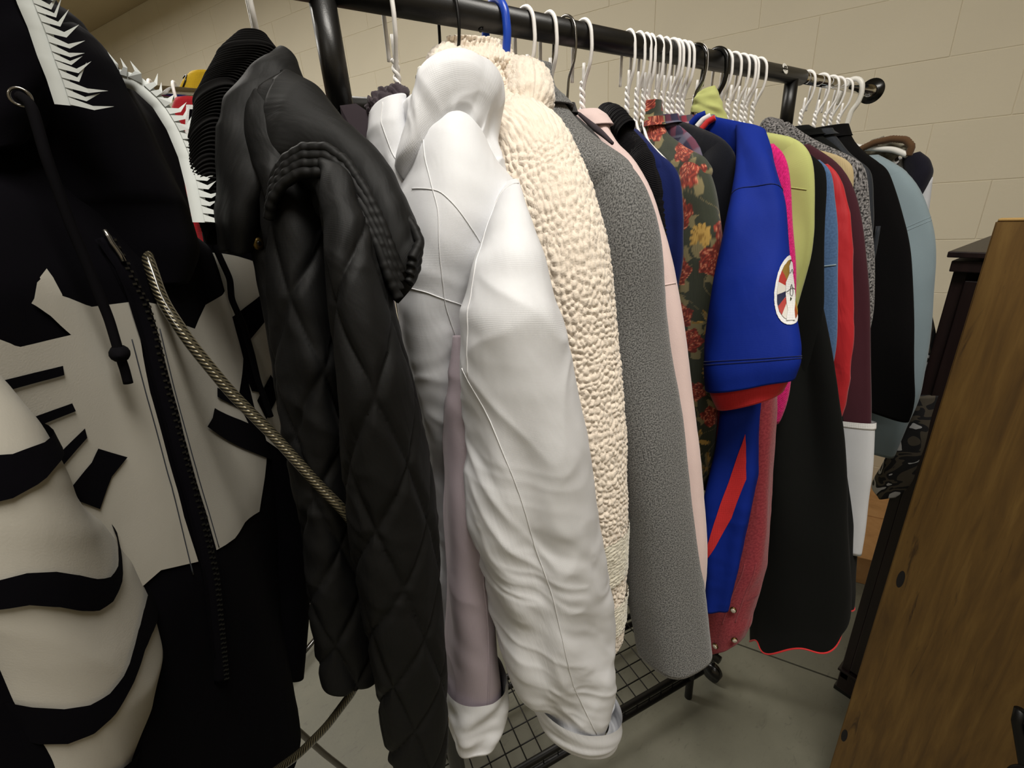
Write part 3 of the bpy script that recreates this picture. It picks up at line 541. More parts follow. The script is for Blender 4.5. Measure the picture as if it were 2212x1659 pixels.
# ------------------------------------------------------------------ the room
NW = np.array([.909, .416, 0]); NW /= np.linalg.norm(NW); TW = np.array([-NW[1], NW[0], 0]); ANG = math.atan2(NW[1], NW[0]); WD = 2.4
def wp(a, t, z): return NW*a + TW*t + np.array([0, 0, z])
def slab(name, a0, a1, t0, t1, z0, z1, mat, kind='structure', parent=None):
    V = [wp(a, t, z) for z in (z0, z1) for a, t in ((a0, t0), (a1, t0), (a1, t1), (a0, t1))]
    F = [(3, 2, 1, 0), (4, 5, 6, 7), (0, 1, 5, 4), (1, 2, 6, 5), (2, 3, 7, 6), (3, 0, 4, 7)]
    o = mesh_obj(name, V, F, mat, parent, smooth=False)
    if kind and parent is None: o['kind'] = kind
    return o
T0, T1, A0 = -2.6, 6.9, -3.4
wb = slab('wall_back', WD + .002, WD + .2, T0, T1, 0, 3.05, M['wall'])
me_block = None
for c in range(15):
    off = -.427 if c % 2 else -.630
    for i in range(-2, 16):
        tc = off + .4064*i + .2032
        if tc > 6.5 or tc < -1.6: continue
        z = c*.2033 + .1017
        if me_block is None:
            V, F = box_data((0, 0, 0), (.06, .4044, .2016), .002)
            o = mesh_obj('block', V, F, M['wall'], None, smooth=False); me_block = o.data
        else:
            o = bpy.data.objects.new('block', me_block); COL.objects.link(o)
        o.parent = wb; p = wp(WD + .03, tc, z) + NW*random.uniform(-.0006, .0006)
        o.location = p; o.rotation_euler = (random.uniform(-.0015, .0015), random.uniform(-.002, .002), ANG)
fl = slab('floor', A0, WD + .2, T0, T1, -.12, -.006, M['joint'])
AJ = float(np.dot(NW, np.array([1.274, .389, 0])))          # control joint parallel to the block wall
TJ = [T0, -1.9, 1.75, T1]
for a0, a1 in ((A0, AJ - 2.9), (AJ - 2.896, AJ - .003), (AJ + .003, WD + .2)):
    for t0, t1 in zip(TJ[:-1], TJ[1:]):
        slab('floor_slab', a0, a1, t0 + .002, t1 - .002, -.006, 0, M['floor'], parent=fl)
slab('ceiling', A0, WD + .2, T0, T1, 3.05, 3.15, M['ceiling'])
slab('wall_front', A0 - .1, A0, T0, T1, 0, 3.05, M['plaster'])
slab('wall_right', A0, WD + .2, T0 - .1, T0, 0, 3.05, M['plaster'])
slab('wall_left', A0, WD + .2, T1, T1 + .1, 0, 3.05, M['plaster'])
t_ = NT('lamp diffuser'); t_.set(Base__Color=(.9, .9, .88, 1), Emission__Color=(1, .95, .86, 1), Emission__Strength=4.); M['diffuser'] = t_.m
for k, (x, y, z, rz) in enumerate(FIX):  # bodies for the aisle lamp and the added fill lamps
    o = thing('unseen_ceiling_lamp', ('long ceiling lamp above the aisle beside the clothes rack', 'unseen long lamp added behind the second rack to light the wall', 'unseen long lamp added far to the left behind as fill', 'unseen long lamp added to brighten the far block wall')[k], 'ceiling lamp', (x, y, 3.05))
    for nm, cz, s, m in (('housing', 3.0, (.42, 1.3, .1), M['white_plastic']), ('diffuser', 2.945, (.36, 1.2, .012), M['diffuser'])):
        q = box(nm, (0, 0, 0), s, m, None); q.parent = o; q.location = (0, 0, cz - 3.05); q.rotation_euler = (0, 0, rz)

# ------------------------------------------------------------------ clothes racks
ROD_Z, RY_ = 1.646, .5
def line(a, b, m=2): return np.linspace(a, b, m)
rack = thing('garment_rack', 'black steel garment rack in front with chrome extension rod', 'clothes rack', (.6, RY_, 0))
rd = pipe('rod', line((.14, RY_, ROD_Z), (1.075, RY_, ROD_Z)), .0136, M['rod'], rack, 24)
pipe('extension_rod', line((1.05, RY_, ROD_Z), (1.44, RY_, ROD_Z)), .0098, M['chrome'], rack, 20)['label'] = 'chrome extension rod on the right'
pipe('extension_rod', line((-.32, RY_, ROD_Z), (.16, RY_, ROD_Z)), .0098, M['chrome'], rack, 20)['label'] = 'chrome extension rod on the left'
for x, s in ((1.425, 1), (-.31, -1)):
    e = disc('end_disc', (x, RY_, ROD_Z), (s, 0, 0), .026, .004, M['black_plastic'], rack, 32, .1)
    pipe('collar', line((x - s*.016, RY_, ROD_Z), (x + s*.012, RY_, ROD_Z)), .0125, M['chrome'], e, 20)
for x in (.17, 1.04):
    p = pipe('post', line((x, RY_, 1.545), (x, RY_, ROD_Z - .004)), .0118, M['rod'], rack, 24)
    if x < .5:
        pipe('post', line((x, RY_, 1.44), (x, RY_, 1.549)), .0118, M['rod'], rack, 24)
        pipe('post_sleeve', line((x, RY_, .12), (x, RY_, 1.505)), .0132, M['rod'], rack, 24)
    else:
        pipe('post_sleeve', line((x, RY_, .12), (x, RY_, 1.55)), .0132, M['rod'], rack, 24)
    pipe('base_tube', line((x, RY_ - .02, .10), (x, RY_ + .42, .10)), .0125, M['rod'], rack, 16)
    for y in (RY_ + .0, RY_ + .40):
        c = pipe('caster', line((x - .011, y, .031), (x + .011, y, .031)), .03, M['black_plastic'], rack, 20)
        pipe('caster_stem', line((x, y, .055), (x, y, .10)), .006, M['dark_chrome'], c, 10)
for x in (.335, .505, .72): disc('screw', (x, RY_ - .004, ROD_Z - .0125), (0, -.25, -1), .0028, .003, M['black_metal'], rd, 10)
st = disc('sticker', (.985, RY_ - .0124, ROD_Z + .004), (0, -1, .3), .0095, .0004, M['white_plastic'], rd, 24, .05); st['label'] = 'round white sticker with dark square mark'
for c, s in (((.983, RY_ - .0134, ROD_Z + .007), (.0075, .0006, .0014)), ((.983, RY_ - .0134, ROD_Z + .001), (.0075, .0006, .0014)), ((.9798, RY_ - .0134, ROD_Z + .004), (.0014, .0006, .0075)), ((.9866, RY_ - .0134, ROD_Z + .004), (.0014, .0006, .0075))):
    box('sticker_mark', c, s, M['black_plastic'], st, 0)
# low wire shelf standing between the rack posts
sh = thing('wire_shelf', 'low black wire shelf on the floor under the coats', 'shelf', (.55, .68, 0))
SA, SB, SW = np.array([.19, .655, .125]), np.array([.98, .500, .125]), np.array([.045, .23, 0])
for k in (0, 1):
    for dz in (0, -.042): pipe('rail', [SA + SW*k + (0, 0, dz), SB + SW*k + (0, 0, dz)], .0092, M['black_metal'], sh, 10)
for f in (.06, .94):
    for k in (.0, 1.):
        q = SA*(1-f) + SB*f + SW*k; pipe('leg', line((q[0], q[1], .0), (q[0], q[1], .16)), .011, M['black_metal'], sh, 12)
for f in np.linspace(.04, .96, 18):
    q = SA*(1-f) + SB*f; pipe('cross_wire', [q + (0, 0, -.035), q + (0, 0, .003), q + SW + (0, 0, .003), q + SW + (0, 0, -.035)], .0018, M['black_metal'], sh, 6)
for f in (.2, .4, .6, .8): pipe('long_wire', [SA + SW*f, SB + SW*f], .0018, M['black_metal'], sh, 6)
for f in (.35, .7): pipe('long_wire', [SA + (0, 0, -.035*f), SB + (0, 0, -.035*f)], .0016, M['black_metal'], sh, 6)
# second rack
YB = .955
rb = thing('garment_rack', 'second black rack behind the black quilted jacket', 'clothes rack', (.6, YB, 0))
pipe('rod', line((.20, YB, ROD_Z), (1.1, YB, ROD_Z)), .0136, M['rod'], rb, 20)
pipe('extension_rod', line((-.5, YB - .005, ROD_Z), (.22, YB, ROD_Z)), .0098, M['chrome'], rb, 20)
for x in (.25, 1.05):
    pipe('post', line((x, YB, .10), (x, YB, ROD_Z)), .012, M['rod'], rb, 16)
    pipe('base_tube', line((x, YB - .3, .10), (x, YB + .3, .10)), .0125, M['rod'], rb, 16)
pipe('base_bar', line((-.12, 1.335, .03), (.40, 1.69, .03)), .0085, M['dark_chrome'], rb, 14)
cst = pipe('caster', line((-.17, 1.235, .033), (-.12, 1.275, .033)), .034, M['black_plastic'], rb, 22)
pipe('caster_rim', line((-.176, 1.230, .033), (-.171, 1.234, .033)), .022, M['dark_chrome'], cst, 18)
pipe('base_bar', line((-.145, 1.255, .035), (-.30, 1.10, .035)), .0085, M['dark_chrome'], rb, 14)

# ------------------------------------------------------------------ hangers
def hook_pts(r0, tip=-.046, neck=-.062):
    zc = .0136 - (r0 - .0024); P = [(0, r0 + .003, tip), (0, r0 + .001, tip*.5)]
    P += [(0, r0*math.cos(a), zc + r0*math.sin(a)) for a in np.linspace(0, math.pi, 15)]
    P += [(0, -r0 - .001, -.018), (0, -r0*.85, -.034), (0, -r0*.35, -.048), (0, 0, neck)]
    return resample(np.array(P), 46, 1)
def wire_hanger_mesh():
    A = Acc(); r = .0023
    A.add(*pipe_data(hook_pts(.0192), r, 8))
    z = np.linspace(-.050, -.092, 46); a = (z + .050) / -.042 * 2*math.pi*2.6
    for ph in (0, math.pi): A.add(*pipe_data(np.stack([.0021*np.cos(a+ph), .0021*np.sin(a+ph), z], 1), r*.95, 8))
    A.add(*pipe_data(line((.0, -.004, -.030), (0, -.002, -.054), 4), r*.9, 8))
    fr = [(0, 0, -.090), (0, -.008, -.104), (0, -.022, -.120), (0, -.090, -.152), (0, -.104, -.164), (0, -.100, -.172), (0, 0, -.174), (0, .100, -.172), (0, .104, -.164), (0, .090, -.152), (0, .022, -.120), (0, .008, -.104), (0, 0, -.090)]
    A.add(*pipe_data(resample(np.array(fr), 70, 1), r, 7))
    return A
_wh = wire_hanger_mesh()
me_h = _wh.build('wire_hanger', M['white_wire']).data; bpy.data.objects.remove(bpy.data.objects['wire_hanger'])
def wire_hanger(x, label, k=.2, y=RY_, mat=None, dz=0):
    o = bpy.data.objects.new('wire_hanger', me_h); COL.objects.link(o); o.location = (x, y, ROD_Z + dz); o.rotation_euler = (0, 0, -math.atan(k) + random.uniform(-.09, .09))
    if x < 0: o.scale = (1, .45, 1)
    if .55 < x < .66: o.scale = (1, .72, 1)
    return tagit(o, label, 'hanger', 'white wire hangers on the rack')
wire_hanger(-.07, 'white wire hanger holding the black and white hoodie', -.9)
wire_hanger(.109, 'white wire hanger holding the black quilted jacket', .1)
wire_hanger(.232, 'white wire hanger holding the white ski jacket', .1)
wire_hanger(.398, 'white wire hanger holding the grey wool coat', .05)
wire_hanger(.434, 'white wire hanger beside the grey coat collar, holding the charcoal knit', .15)
wire_hanger(.490, 'white wire hanger holding the pale pink fleece', .22)
HL = [(.577, 'black ribbed cardigan'), (.597, 'navy velour top'), (.612, 'floral corduroy jacket'), (.622, 'plaid shirt next to the floral jacket'), (.640, 'dark navy velvet blazer'),
      (.655, 'grey and red plaid shirt'), (.669, 'red denim shirt'), (.679, 'royal blue football shirt'), (.694, 'blue football shirt, second of two hooks'), (.705, 'hot pink top'), (.736, 'black flared coat'),
      (.806, 'black jacket right of the lime blazer'), (.832, 'light denim blue sweatshirt'), (.856, 'red shirt'), (.877, 'burgundy and white sweatshirt'), (.889, 'tan jacket'), (.912, 'grey tweed coat')]
for x, s in HL: wire_hanger(x, 'white wire hanger holding the ' + s, .25)
HR = [(1.098, 'black collared jacket by the right post'), (1.160, 'slate blue jacket'), (1.205, 'black sweatshirt near the rod end'), (1.235, 'black sweatshirt, second of two hooks'), (1.275, 'light blue sweatshirt')]
for x, s in HR: wire_hanger(x, 'white wire hanger holding the ' + s, .2, dz=-.003)
def simple_hanger(name, label, mats, x, r, hook_r=.02, k=.2, arms=True, drop=.0, y=RY_, half=.110, drop_=.182):
    o = thing(name, label, 'hanger', (x, y, ROD_Z)); z = ROD_Z
    P = hook_pts(hook_r, -.03, -.095) + np.array([0, y, z]) + np.array([x, 0, 0]); pipe('hook', P, r[0], mats[0], o, 10)
    if arms:
        c, s = math.cos(-math.atan(k)), math.sin(-math.atan(k))
        fr = np.array([(0, -half, -drop_), (0, -half*.8, -drop_ + .014), (0, -.03, -.122), (0, 0, -.098), (0, .03, -.122), (0, half*.8, -drop_ + .014), (0, half, -drop_)])
        fr = np.stack([x - s*fr[:, 1], y + c*fr[:, 1], z + fr[:, 2]], 1); pipe('arms', resample(fr, 40, 2), r[1], mats[1], o, 10)
    return o
simple_hanger('wire_hanger', 'thin black wire hanger hooked left of the blue hanger', (M['black_metal'], M['black_metal']), .298, (.0017, .0017), k=.1)
simple_hanger('plastic_hanger', 'royal blue plastic hanger holding the cream fleece coat', (M['blue_plastic'], M['blue_plastic']), .358, (.0046, .0052), k=.1)
hc = simple_hanger('clip_hanger', 'clear plastic hanger with steel hook beside the pink fleece', (M['steel'], M['clear']), .460, (.0016, .0048), k=.1)
pipe('neck', line((.460, RY_, ROD_Z - .112), (.460, RY_, ROD_Z - .085)), .006, M['clear'], hc, 12)
simple_hanger('plastic_hanger', 'black plastic hanger holding the lime green blazer', (M['black_plastic'], M['black_plastic']), .785, (.0042, .005), k=.25)
simple_hanger('clip_hanger', 'hanger with polished black hook left of the black plastic hanger', (M['dark_chrome'], M['black_plastic']), .728, (.0026, .004), k=.25)
simple_hanger('plastic_hanger', 'thick white plastic hanger at the chrome end of the rod', (M['white_plastic'], M['white_plastic']), 1.315, (.0052, .006), k=.15, half=.135, drop_=.150)
# ------------------------------------------------------------------ garment builders
def contour_garment(key, name, label, cat, mat, t=.02, sd=.05, hem=.62, slen=.56, n=40, m=70, tn=None, disp=None, tdisp=None, smat=None, p=2.2, far=True, loc_z=.8, group=None, colfn=None, no_sleeve=False, tip_min=1, cuff=None, torso_inset=.015):
    C = np.array(DATA[key]); xh, k = DATA['hook'][key]
    if key in DATA['ts']: t, sd = DATA['ts'][key]
    root = thing(name, label, cat, (xh, RY_, float(C[-1][2])), group)
    i = tip_min
    while i < len(C) - 2 and (C[i][2] - C[i+1][2]) < 1.2*abs(C[i][1] - C[i+1][1]): i += 1
    tip = i
    S = C[max(0, tip-2):]
    d = np.r_[0, np.cumsum(np.linalg.norm(np.diff(S, axis=0), axis=1))]
    if d[-1] < slen:
        last = S[-1]; ext = slen - d[-1]; S = np.vstack([S, last + [(.0), ext*.04, -ext*.5], last + [0, ext*.10, -ext]])
    S = resample(S, 60, 2); T = np.gradient(S, axis=0); T /= np.linalg.norm(T, axis=1)[:, None]
    IN = np.stack([0*T[:, 0], -T[:, 2], T[:, 1]], 1); IN /= np.linalg.norm(IN, axis=1)[:, None] + 1e-9
    prof = np.interp(np.linspace(0, 1, 60), [0, .1, .3, .8, 1], [.55, .95, 1.0, .85, .8])
    rows = np.c_[S + IN*(2*sd*prof)[:, None], S, t*np.interp(np.linspace(0, 1, 60), [0, .12, .4, 1], [.5, .9, 1, .9])]
    fc = (-1, -.3, 0)
    out = {}
    if not no_sleeve:
        out['sleeve'] = tube('sleeve', rows, smat or mat, root, n=n, m=m, p=p, disp=disp, face=fc, colfn=colfn)
        if cuff is not None:
            q = rows[-9:].copy(); mid = (q[:, :3] + q[:, 3:6])/2
            q[:, :3] = mid + (q[:, :3] - mid)*1.03; q[:, 3:6] = mid + (q[:, 3:6] - mid)*1.03; q[:, 6] *= 1.05; tube('cuff', q, cuff, root, n=32, m=14, p=p, face=fc)
    if far:
        r2 = rows.copy(); r2[:, 0] = 2*xh - rows[:, 0]; r2[:, 1] = 1 - rows[:, 1]; r2[:, 3] = 2*xh - rows[:, 3]; r2[:, 4] = 1 - rows[:, 4]
        tube('sleeve', r2, smat or mat, root, n=20, m=24, p=p, face=fc)
    # torso
    sh = C[:tip+1]; o = np.argsort(-sh[:, 2]); sh = sh[o]; ztip = sh[-1][2]; ytip = sh[:, 1].min(); xtip = sh[-1][0]
    rr = []
    for q in sh:
        q = (q[0], min(q[1], .489), q[2]); rr.append((2*xh - q[0], 1 - q[1], q[2], q[0], q[1], q[2], t*np.interp(q[1], [ytip, .46, .5], [1., .85, .7])))
    for f in np.linspace(.06, 1, 9):
        y = ytip + torso_inset + .02*math.sin(f*3) - .01*f; rr.append((2*xh - xtip, 1 - y, ztip - hem*f, xtip, y, ztip - hem*f, t*(1.05 + .12*f)))
    tn = tn or (56, 60)
    out['body'] = tube('body', rr, mat, root, n=tn[0], m=tn[1], p=2.6, disp=tdisp or folds(.006, 5, hash(key) % 97, start=.15), face=fc, colfn=colfn)
    out['root'] = root; out['rows'] = rows; out['C'] = C; out['trows'] = np.array(rr)
    return out
def collar_band(name, root, mat, x, z0, h, rx=.03, ry=.055, y=RY_, open_=.5, flare=.012, fold=.6, thick=.005, k=.0, disp=None, n=48):
    """standing collar that wraps the neck, opening towards -X, folded over by the fraction fold"""
    ph = np.linspace(math.pi + open_, 3*math.pi - open_, n)
    prof = [(0, 0), (.0, .5), (.15, .9), (.45, 1.0), (.8, .92), (1.0, .92 - fold*.5), (1.1, .92 - fold), (1.0, .90 - fold)]
    P = np.zeros((len(prof), n, 3))
    for a, (o, hh) in enumerate(prof):
        rr = flare*o + thick*(o > .4)
        P[a, :, 0] = x + (rx + rr)*np.cos(ph) - k*((ry + rr)*np.sin(ph))*-1; P[a, :, 1] = y + (ry + rr)*np.sin(ph); P[a, :, 2] = z0 + h*hh
    if disp is not None: P = P + disp(P)
    ob = mesh_obj(name, P.reshape(-1, 3), grid_faces(len(prof), n, False), mat, root, uv=np.stack([np.repeat((ph*ry)[None], len(prof), 0), np.repeat(np.linspace(0, h, len(prof))[:, None], n, 1)], -1).reshape(-1, 2))
    sm = ob.modifiers.new('thick', 'SOLIDIFY'); sm.thickness = thick*.6; sm.offset = 0
    return ob
def wrap_collar(g, mat, z1, grow=.006, tk=.006, n=48, m=24, name='collar', colfn=None, disp=None):
    """folded collar that follows the neck of the garment down to height z1"""
    q = resample(g['trows'], 400, 0); q = q[q[:, 5] > z1].copy(); w = np.linspace(.2, 1, len(q))
    a = q[:, 3:6] - q[:, :3]; a /= np.linalg.norm(a, axis=1)[:, None] + 1e-9
    q[:, 3:6] += a*(grow*w)[:, None]; q[:, :3] -= a*(grow*w)[:, None]; q[:, 6] += tk*w; q[:, [2, 5]] += .003
    return tube(name, q, mat, g['root'], n=n, m=m, p=2.4, face=(-1, -.3, 0), lip=.012, colfn=colfn, disp=disp)
# cloth materials
M['hoodie_black'] = cloth('black jersey knit', '#07060a', rough=1., sheen=.0, spec=.06, wr=.15, kind='fuzz', wstr=.1)
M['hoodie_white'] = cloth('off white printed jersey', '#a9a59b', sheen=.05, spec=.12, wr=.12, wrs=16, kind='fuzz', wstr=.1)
M['teeth'] = cloth('white felt', '#c8ccca', sheen=.3, wr=.2, wrs=60, kind='fuzz', wstr=.4)
M['black_nylon'] = cloth('black quilted nylon', '#0d0d0d', rough=.62, sheen=.0, wr=.3, wrs=26, weave=2500, wstr=.08, spec=.22)
M['black_rib'] = cloth('black rib knit', '#0c0b0b', sheen=.05, spec=.1, weave=1400, wstr=.0, wr=.05)
M['white_shell'] = cloth('white nylon shell', '#dfe0e4', rough=.55, sheen=.05, wr=.30, wrs=15, weave=2100, wstr=.12, spec=.4)
M['lavender'] = cloth('lavender nylon shell', '#a79aa2', rough=.58, sheen=.05, wr=.2, wrs=14, weave=2100, wstr=.15, spec=.4)
M['plum'] = cloth('plum fleece lining', '#3b3238', kind='fuzz', wstr=.4, wr=.1)
M['white_seam'] = plain('white seam piping', '#dcdcdd', .6)
M['sherpa'] = cloth('cream sherpa fleece', '#ecdfcf', rough=.95, sheen=.5, wr=.0, kind='fuzz', hs=700, wstr=.5)
M['sherpa_white'] = cloth('white sherpa fleece', '#e3ddcb', rough=.95, sheen=.5, wr=.0, kind='fuzz', hs=700, wstr=.5)
M['grey_wool'] = cloth('grey heather wool', '#3f3f3f', col2='#7d7d7c', rough=1., sheen=.25, hs=650, wr=.12, kind='fuzz', wstr=.4, spec=.1)
M['charcoal'] = cloth('charcoal knit', '#232223', col2='#3d3c3c', hs=500, kind='fuzz', wstr=.4, wr=.1)
M['pink'] = cloth('pale pink fleece', '#d9c1bd', sheen=.3, wr=.15, kind='fuzz', wstr=.3)
M['knit'] = cloth('black rib knit wool', '#0e0d11', spec=.1, sheen=.05, kind='ribv', weave=1300, wstr=.7, wr=.1)
M['navy_velour'] = cloth('navy velour', '#0b1a52', rough=.8, spec=.12, sheen=.12, wr=.3, wrs=14, kind='fuzz', wstr=.3)
M['velvet'] = cloth('midnight navy velvet', '#0c0e17', rough=.9, spec=.1, sheen=.18, wr=.2, kind='fuzz', wstr=.3)
M['royal'] = cloth('royal blue jersey', '#0b2786', rough=.7, sheen=.0, wr=.3, wrs=12, weave=2600, wstr=.2, spec=.14)
M['red_trim'] = cloth('red jersey trim', '#cc2a2c', rough=.65, wr=.1)
M['white_trim'] = cloth('white jersey trim', '#e6e6e6', rough=.65, wr=.05)
M['denim_red'] = cloth('faded red denim', '#7f2630', col2='#95383f', hs=300, kind='twill', weave=1800, wstr=.3, wr=.25)
M['magenta'] = cloth('hot pink knit', '#d81c78', col2='#b80f60', hs=350, wr=.15, kind='twill', weave=1200, wstr=.5)
M['lime'] = cloth('lime green suiting', '#b6bb74', wr=.18, wrs=12, weave=1800, wstr=.15)
M['black_wool'] = cloth('black suiting', '#121312', sheen=.02, spec=.08, wr=.12, weave=2000, wstr=.1)
M['black_soft'] = cloth('soft black fleece', '#0c0b0c', sheen=.02, spec=.08, wr=.15, kind='fuzz', wstr=.2)
M['denim_blue'] = cloth('light denim blue fleece', '#48658c', col2='#3f5a7e', sheen=.25, wr=.12, kind='fuzz', hs=350, wstr=.4)
M['red'] = cloth('red nylon', '#b31e26', rough=.6, wr=.45, wrs=24, weave=2000, wstr=.1)
M['burgundy'] = cloth('dark burgundy fleece', '#3c1520', sheen=.12, wr=.12, kind='fuzz', wstr=.2)
M['white_cotton'] = cloth('white cotton', '#c9cbd0', wr=.15, kind='fuzz', wstr=.2)
M['tan'] = cloth('tan twill', '#b29f78', wr=.15, kind='twill', weave=1500, wstr=.3)
M['tweed'] = cloth('grey tweed', '#1c1b1c', col2='#8a8787', rough=1., hs=330, kind='twill', weave=900, wstr=.8, wr=.1)
M['slate'] = cloth('dark slate nylon', '#22262d', rough=.7, wr=.15)
M['light_blue'] = cloth('pale blue fleece', '#8798a0', sheen=.2, wr=.12, wrs=10, kind='fuzz', wstr=.2)
M['yellow'] = cloth('mustard yellow jersey', '#b8961a', wr=.2)
M['red_jersey'] = cloth('red printed jersey', '#a01822', wr=.2)
M['navy_cotton'] = cloth('navy cotton', '#11101f', wr=.2)
def camo():
    t = NT('grey camouflage'); uv = t.uv(); a = t.n('ShaderNodeTexNoise', Vector=uv, Scale=16., Detail=2., Distortion=.8).outputs[0]
    c = t.ramp(a, [(0, lin('#121114')), (.42, lin('#4a4338')), (.50, lin('#141316')), (.57, lin('#b9b9ba')), (.66, lin('#2b2724'))], 'CONSTANT'); t.set(Base__Color=c, Roughness=.9); return t.m
M['camo'] = camo()
def plaid(name, base, c1, c2):
    t = NT(name); uv = t.uv(); a = t.n('ShaderNodeTexWave', Vector=uv, Scale=14., _bands_direction='X').outputs[1]; b = t.n('ShaderNodeTexWave', Vector=uv, Scale=14., _bands_direction='Y').outputs[1]
    c = mixc(t, t.ramp(a, [(.45, (0, 0, 0, 1)), (.75, (.8,)*3+(1,))]), lin(base), lin(c1)); c = mixc(t, t.ramp(b, [(.5, (0, 0, 0, 1)), (.8, (.6,)*3+(1,))]), c, lin(c2)); t.set(Base__Color=c, Roughness=.9); return t.m
M['plaid'] = plaid('navy and rose plaid flannel', '#2a2740', '#6e3a4c', '#6b6f82'); M['plaid_red'] = plaid('grey and red plaid flannel', '#4a4650', '#a02f42', '#8d8a90')
def print_mat(name, rib):
    t = NT(name); a = t.n('ShaderNodeVertexColor'); a.layer_name = 'print'; uv = t.uv()
    w = t.n('ShaderNodeTexWave', Vector=uv, Scale=rib/6.28, _bands_direction='X').outputs[1]; t.set(Base__Color=a.outputs[0], Roughness=.92, Sheen__Weight=.15, Normal=t.bump(w, .45, .0008)); return t.m
M['floral'] = print_mat('floral printed corduroy', 2400)
# fleece curls --------------------------------------------------------
def curls(cell=.0056, amp=.0030, seed=0, base=None):
    def f(U, V, TH, Lg):
        x = U/cell + .7*noise(U*90, V*90, seed); y = V/cell*.8 + .7*noise(U*90, V*90, seed+2)
        f1, f2 = voro(x, y, seed); h = np.clip((f2 - f1)*1.7, 0, 1); h = h*(2-h)
        q = amp*(h - .5) + amp*.5*(noise(U*400, V*400, seed+4) - .5) + .004*(fbm(U*28, V*28, seed+6) - .45)
        return q + (base(U, V, TH, Lg) if base else 0)
    return f
# ------------------------------------------------------------------ cream sherpa coat
g = contour_garment('sherpa', 'fleece_coat', 'cream curly sherpa fleece coat between the white jacket and grey coat', 'coat', M['sherpa'], t=.050, sd=.055, slen=.66, n=300, m=560, tn=(520, 380), disp=curls(seed=1), tdisp=curls(seed=5, base=folds(.008, 4, 3, start=.1)), p=2.1, far=False)
r = g['root']
def bandrows(rows, f0, f1, s=1.0):
    m_ = len(rows); q = resample(rows, 200, 0)[int(f0*199):int(f1*199)+1].copy(); mid = (q[:, :3]+q[:, 3:6])/2
    q[:, :3] = mid + (q[:, :3]-mid)*s; q[:, 3:6] = mid + (q[:, 3:6]-mid)*s; q[:, 6] *= s; return q
# collar: thick roll
cp = [(.300, .46, 1.560), (.292, .485, 1.585), (.300, .515, 1.598), (.330, .535, 1.600), (.362, .525, 1.592), (.372, .490, 1.583), (.367, .458, 1.575), (.352, .437, 1.555), (.338, .425, 1.530)]
V, F = pipe_data(resample(np.array(cp), 120, 12), np.interp(np.linspace(0, 1, 120), [0, .04, .1, .5, .9, .96, 1], [.001, .016, .024, .026, .026, .017, .001]), 90)
V = V.reshape(120, 90, 3); cn = V.mean(1, keepdims=True); dr = V - cn; dr /= np.linalg.norm(dr, axis=2)[..., None] + 1e-9
ii, jj = np.meshgrid(np.arange(120)*.0022, np.arange(90)*.0018, indexing='ij'); V = V + dr*curls(seed=9)(ii, jj, jj, 1)[..., None]
mesh_obj('collar', V.reshape(-1, 3), grid_faces(120, 90, True), M['sherpa'], r, uv=np.stack([ii, jj], -1).reshape(-1, 2))
for f0, f1, mt, nm, sc_, sd_ in ((.775, .855, 'sherpa_white', 'cuff_band', 1.0, 21), (.905, .965, 'sherpa_white', 'cuff_band', 1.0, 23)):
    tube(nm, bandrows(g['rows'], f0, f1, 1.05), M[mt], r, n=160, m=70, p=2.1, disp=curls(.0035, .0016, sd_), face=(-1, -.3, 0), lip=.01, cap=False)
# ------------------------------------------------------------------ grey wool coat
g = contour_garment('grey', 'wool_coat', 'grey heather wool coat with rounded sleeve end beside the cream fleece', 'coat', M['grey_wool'], t=.047, sd=.055, slen=.62, n=60, m=110, tn=(90, 90), disp=folds(.003, 2, 4, .0006, .4, 30), p=2.2, far=False)
wrap_collar(g, M['grey_wool'], 1.556, .006, .008)
# charcoal knit mostly hidden between grey coat and pink fleece
def mid_garment(name, label, cat, mat, x, k, ysh, zsh, t, hem, collar=None, coff=0):
    pts = [(x - k*.02, .48, 1.560), (x - k*.06, .44, 1.535), (x - k*(.5-ysh), ysh, zsh), (x - k*(.5-ysh) - .002, ysh - .012, zsh - .05), (x - k*(.5-ysh) - .004, ysh - .02, zsh - .2)]
    DATA[name+label] = pts; DATA['hook'][name+label] = (x, k)
    return contour_garment(name+label, name, label, cat, mat, t=t, hem=hem, slen=.5, sd=.045, n=28, m=30, tn=(36, 36))
g = mid_garment('charcoal_sweater', 'charcoal knit top squeezed between grey coat and pink fleece', 'knit top', M['charcoal'], .445, .12, .400, 1.512, .014, .55)
wrap_collar(g, M['charcoal'], 1.55, .004, .006)
V_ = [(.447, .462, 1.552), (.447, .44, 1.536), (.444, .42, 1.524), (.441, .402, 1.512)]
pipe('edge_band', resample(np.array(V_), 20, 1), np.interp(np.linspace(0, 1, 20), [0, .5, 1], [.002, .004, .002]), M['plum'], g['root'], 8)
# ------------------------------------------------------------------ pink fleece
g = contour_garment('pink', 'pink_sweater', 'pale pink fleece top right of the grey wool coat', 'sweater', M['pink'], t=.026, sd=.05, slen=.62, n=44, m=90, disp=folds(.002, 2, 6, .0005, .5, 40))
wrap_collar(g, M['pink'], 1.536, .003, .004)
sf = g['sleeve'][1]
q = np.linspace(sf.arc[0].min()*.9, sf.arc[0].max()*.9, 30); pipe('seam', sf.at(q, np.full(30, .235) + .0*q, .0003), .0009, M['pink'], g['root'], 6)
